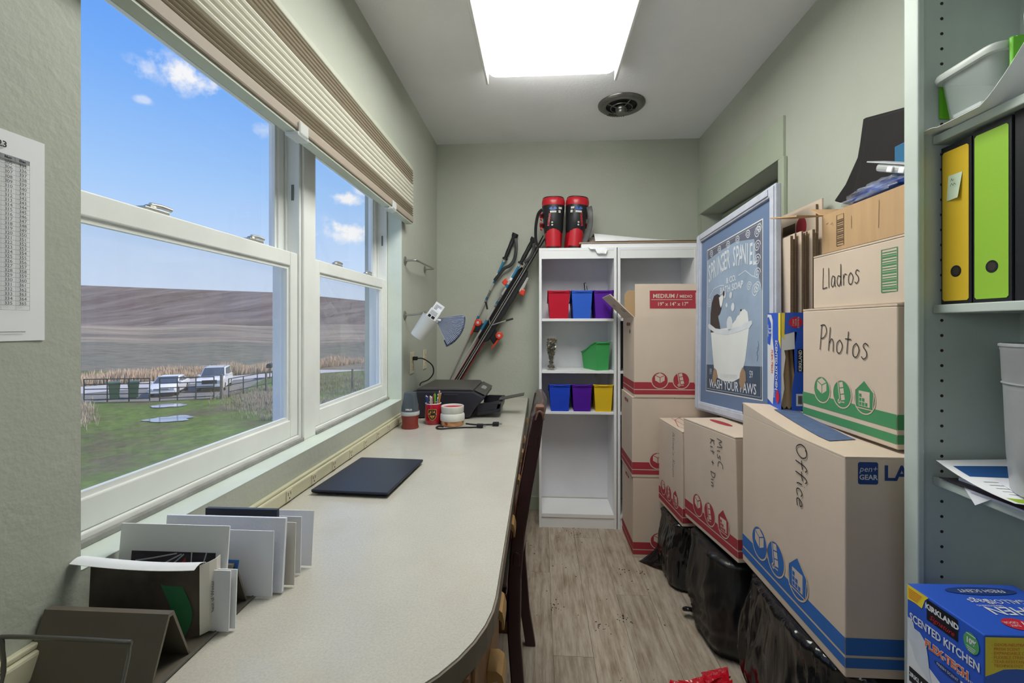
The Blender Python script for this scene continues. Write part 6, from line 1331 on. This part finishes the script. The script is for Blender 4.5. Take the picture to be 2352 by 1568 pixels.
def bag(label, x0, x1, y0, y1, z1, m, seed, amp=.03, folds=0, knot=None):
    r = thing('garbage_bag', label, 'garbage bag', ((x0 + x1) / 2, (y0 + y1) / 2, 0), 0)
    cx, cy = (x0 + x1) / 2, (y0 + y1) / 2; hx, hy = (x1 - x0) / 2, (y1 - y0) / 2; n = 128; rings = []
    sgn = lambda c, p: math.copysign(abs(c) ** p, c)
    for i in range(37):
        t = i / 36; z = z1 * t
        prof = .90 + .10 * math.sin(PI * min(1, .18 + t * .95)) if t < .96 else .95 - (t - .96) * 3
        if t < .08: prof *= .93 + .07 * t / .08
        ring = []
        for j in range(n):
            a = 2 * PI * j / n; dx, dy = sgn(math.cos(a), .6), sgn(math.sin(a), .6)
            q = Vector((dx * 1.6 + seed, dy * 1.6, t * 1.3)); w = amp * noise.noise(q) + amp * .5 * noise.noise(q * 2.3)
            f = Vector((dx * 7 + seed, dy * 9, t * 1.2 + .8 * noise.noise(q)))
            w += folds * (1 - 2 * abs(noise.noise(f))) * math.sin(PI * min(1, t * 1.1 + .05)) + folds * .4 * (1 - 2 * abs(noise.noise(f * 2.1)))
            if knot and dx < -.35:
                ry, rz_ = dy * hy * prof - (knot[0] - cy), z - knot[1]; rr_ = math.hypot(ry, rz_); w += .0075 * math.sin(math.atan2(ry, rz_) * 24) * min(1, rr_ / .06) * max(0, 1 - rr_ / .42) - .02 * max(0, 1 - rr_ / .09)
            e = min(0, w) if cx + dx * hx > XR - .06 else w
            ring.append((dx * (hx * prof + e), dy * (hy * prof + min(e, .015)), z if 0 < i < 36 else (0.0015 if i == 0 else z1)))
        rings.append(ring)
    MB().loft(rings).build('bag_body', m, r, smooth=80); return r
b1_ = bag('glossy black garbage bag under the largest box', .662, 1.0, 1.08, 1.615, .409, m_bagg, 3, .022, .020)
b2_ = bag('dull black garbage bag gathered to a knot under the middle box', .622, 1.0, 1.65, 2.06, .362, m_bagm, 8, .016, .006, (1.945, .035))
b3_ = bag('black garbage bag squeezed beside the bottom box of the stack', .600, 1.0, 2.09, 2.41, .308, m_bagg, 14, .02, .012)
# gathers running to the knot of the dull bag
kn = Vector((.612, 1.945, .035)) - Vector(b2_.location)
MB().tube(smooth_line([(kn.x + .03, kn.y + .0, kn.z - .004), (kn.x + .008, kn.y - .012, kn.z + .006), (kn.x - .010, kn.y, kn.z), (kn.x + .006, kn.y + .012, kn.z - .004), (kn.x + .02, kn.y, kn.z)], 4), .008, 8).build('knot', m_bagg, b2_, smooth=60)
MB().sheet(lambda a, q: (-.175 - .115 * a, .02 + .13 * q * (1 - a) + .12 * a, .004 + .10 * (1 - a) ** 1.4 * (.35 + .65 * q) + .008 * (1 - a) * math.sin(9 * a + 14 * q)), 12, 10).build('bag_corner', m_bagg, b3_, solid=.001, smooth=70)
# red tie and a pale box edge at the bottom
m_redp2 = mat('red_plastic', (200, 22, 40), .2, bump=.6, bs=30, bd=.01, spec=.6)
rt = thing('red_bag_tie', 'crumpled red plastic drawstring on the floor by the bags', 'drawstring', (.572, 1.56, 0))
MB().sheet(lambda a, q: (-.10 + .15 * a, -.03 + .06 * q - .02 * a, .004 + .05 * a * a + .012 * math.sin(11 * q + 7 * a) * (.2 + a) + .006), 16, 10).build('ribbon', m_redp2, rt, solid=.001, smooth=70)
MB().sheet(lambda a, q: (-.02 + .08 * a, -.01 + .05 * q, .022 + .035 * a + .012 * math.sin(9 * q + 3 * a)), 10, 10).build('loop', m_redp2, rt, solid=.001, smooth=70)
MB().tube(smooth_line([(-.13, .02, .006), (-.09, .0, .012), (-.04, .01, .01), (.0, .0, .02)], 5), .008, 8, flat=.003).build('tail', m_redp2, rt, smooth=70)
# shared group phrases for things that come several at a time
GROUPS = {'moving_box': 'cardboard moving boxes along the right wall', 'flattened_box': 'flattened cardboard boxes behind the poster', 'ring_binder': 'ring binders on the shelf unit', 'garbage_bag': 'black garbage bags under the boxes',
          'ski': 'pair of skis in the corner', 'ski_pole': 'ski poles in the corner', 'ski_boot': 'pair of ski boots on the bookcase', 'boot_strap': 'straps of the ski boots', 'bookcase': 'white bookcases at the back wall', 'pen': 'pens in the red mug', 'pencil': 'pencils in the red mug',
          'envelope': 'letters in the letter sorter', 'wall_outlet': 'outlets on the left wall', 'leaflet': 'leaflets in the hanging cup', 'metal_gate': 'green gate sections outside', 'fence_post': 'fence posts outside', 'puddle': 'puddles on the lawn', 'drawer_cabinet': 'drawer cabinets under the worktop'}
for o in list(C.objects):
    k = o.name.split('.')[0]
    if o.parent is None and k in GROUPS and 'label' in o: o['group'] = GROUPS[k]
bpy.context.view_layer.update()
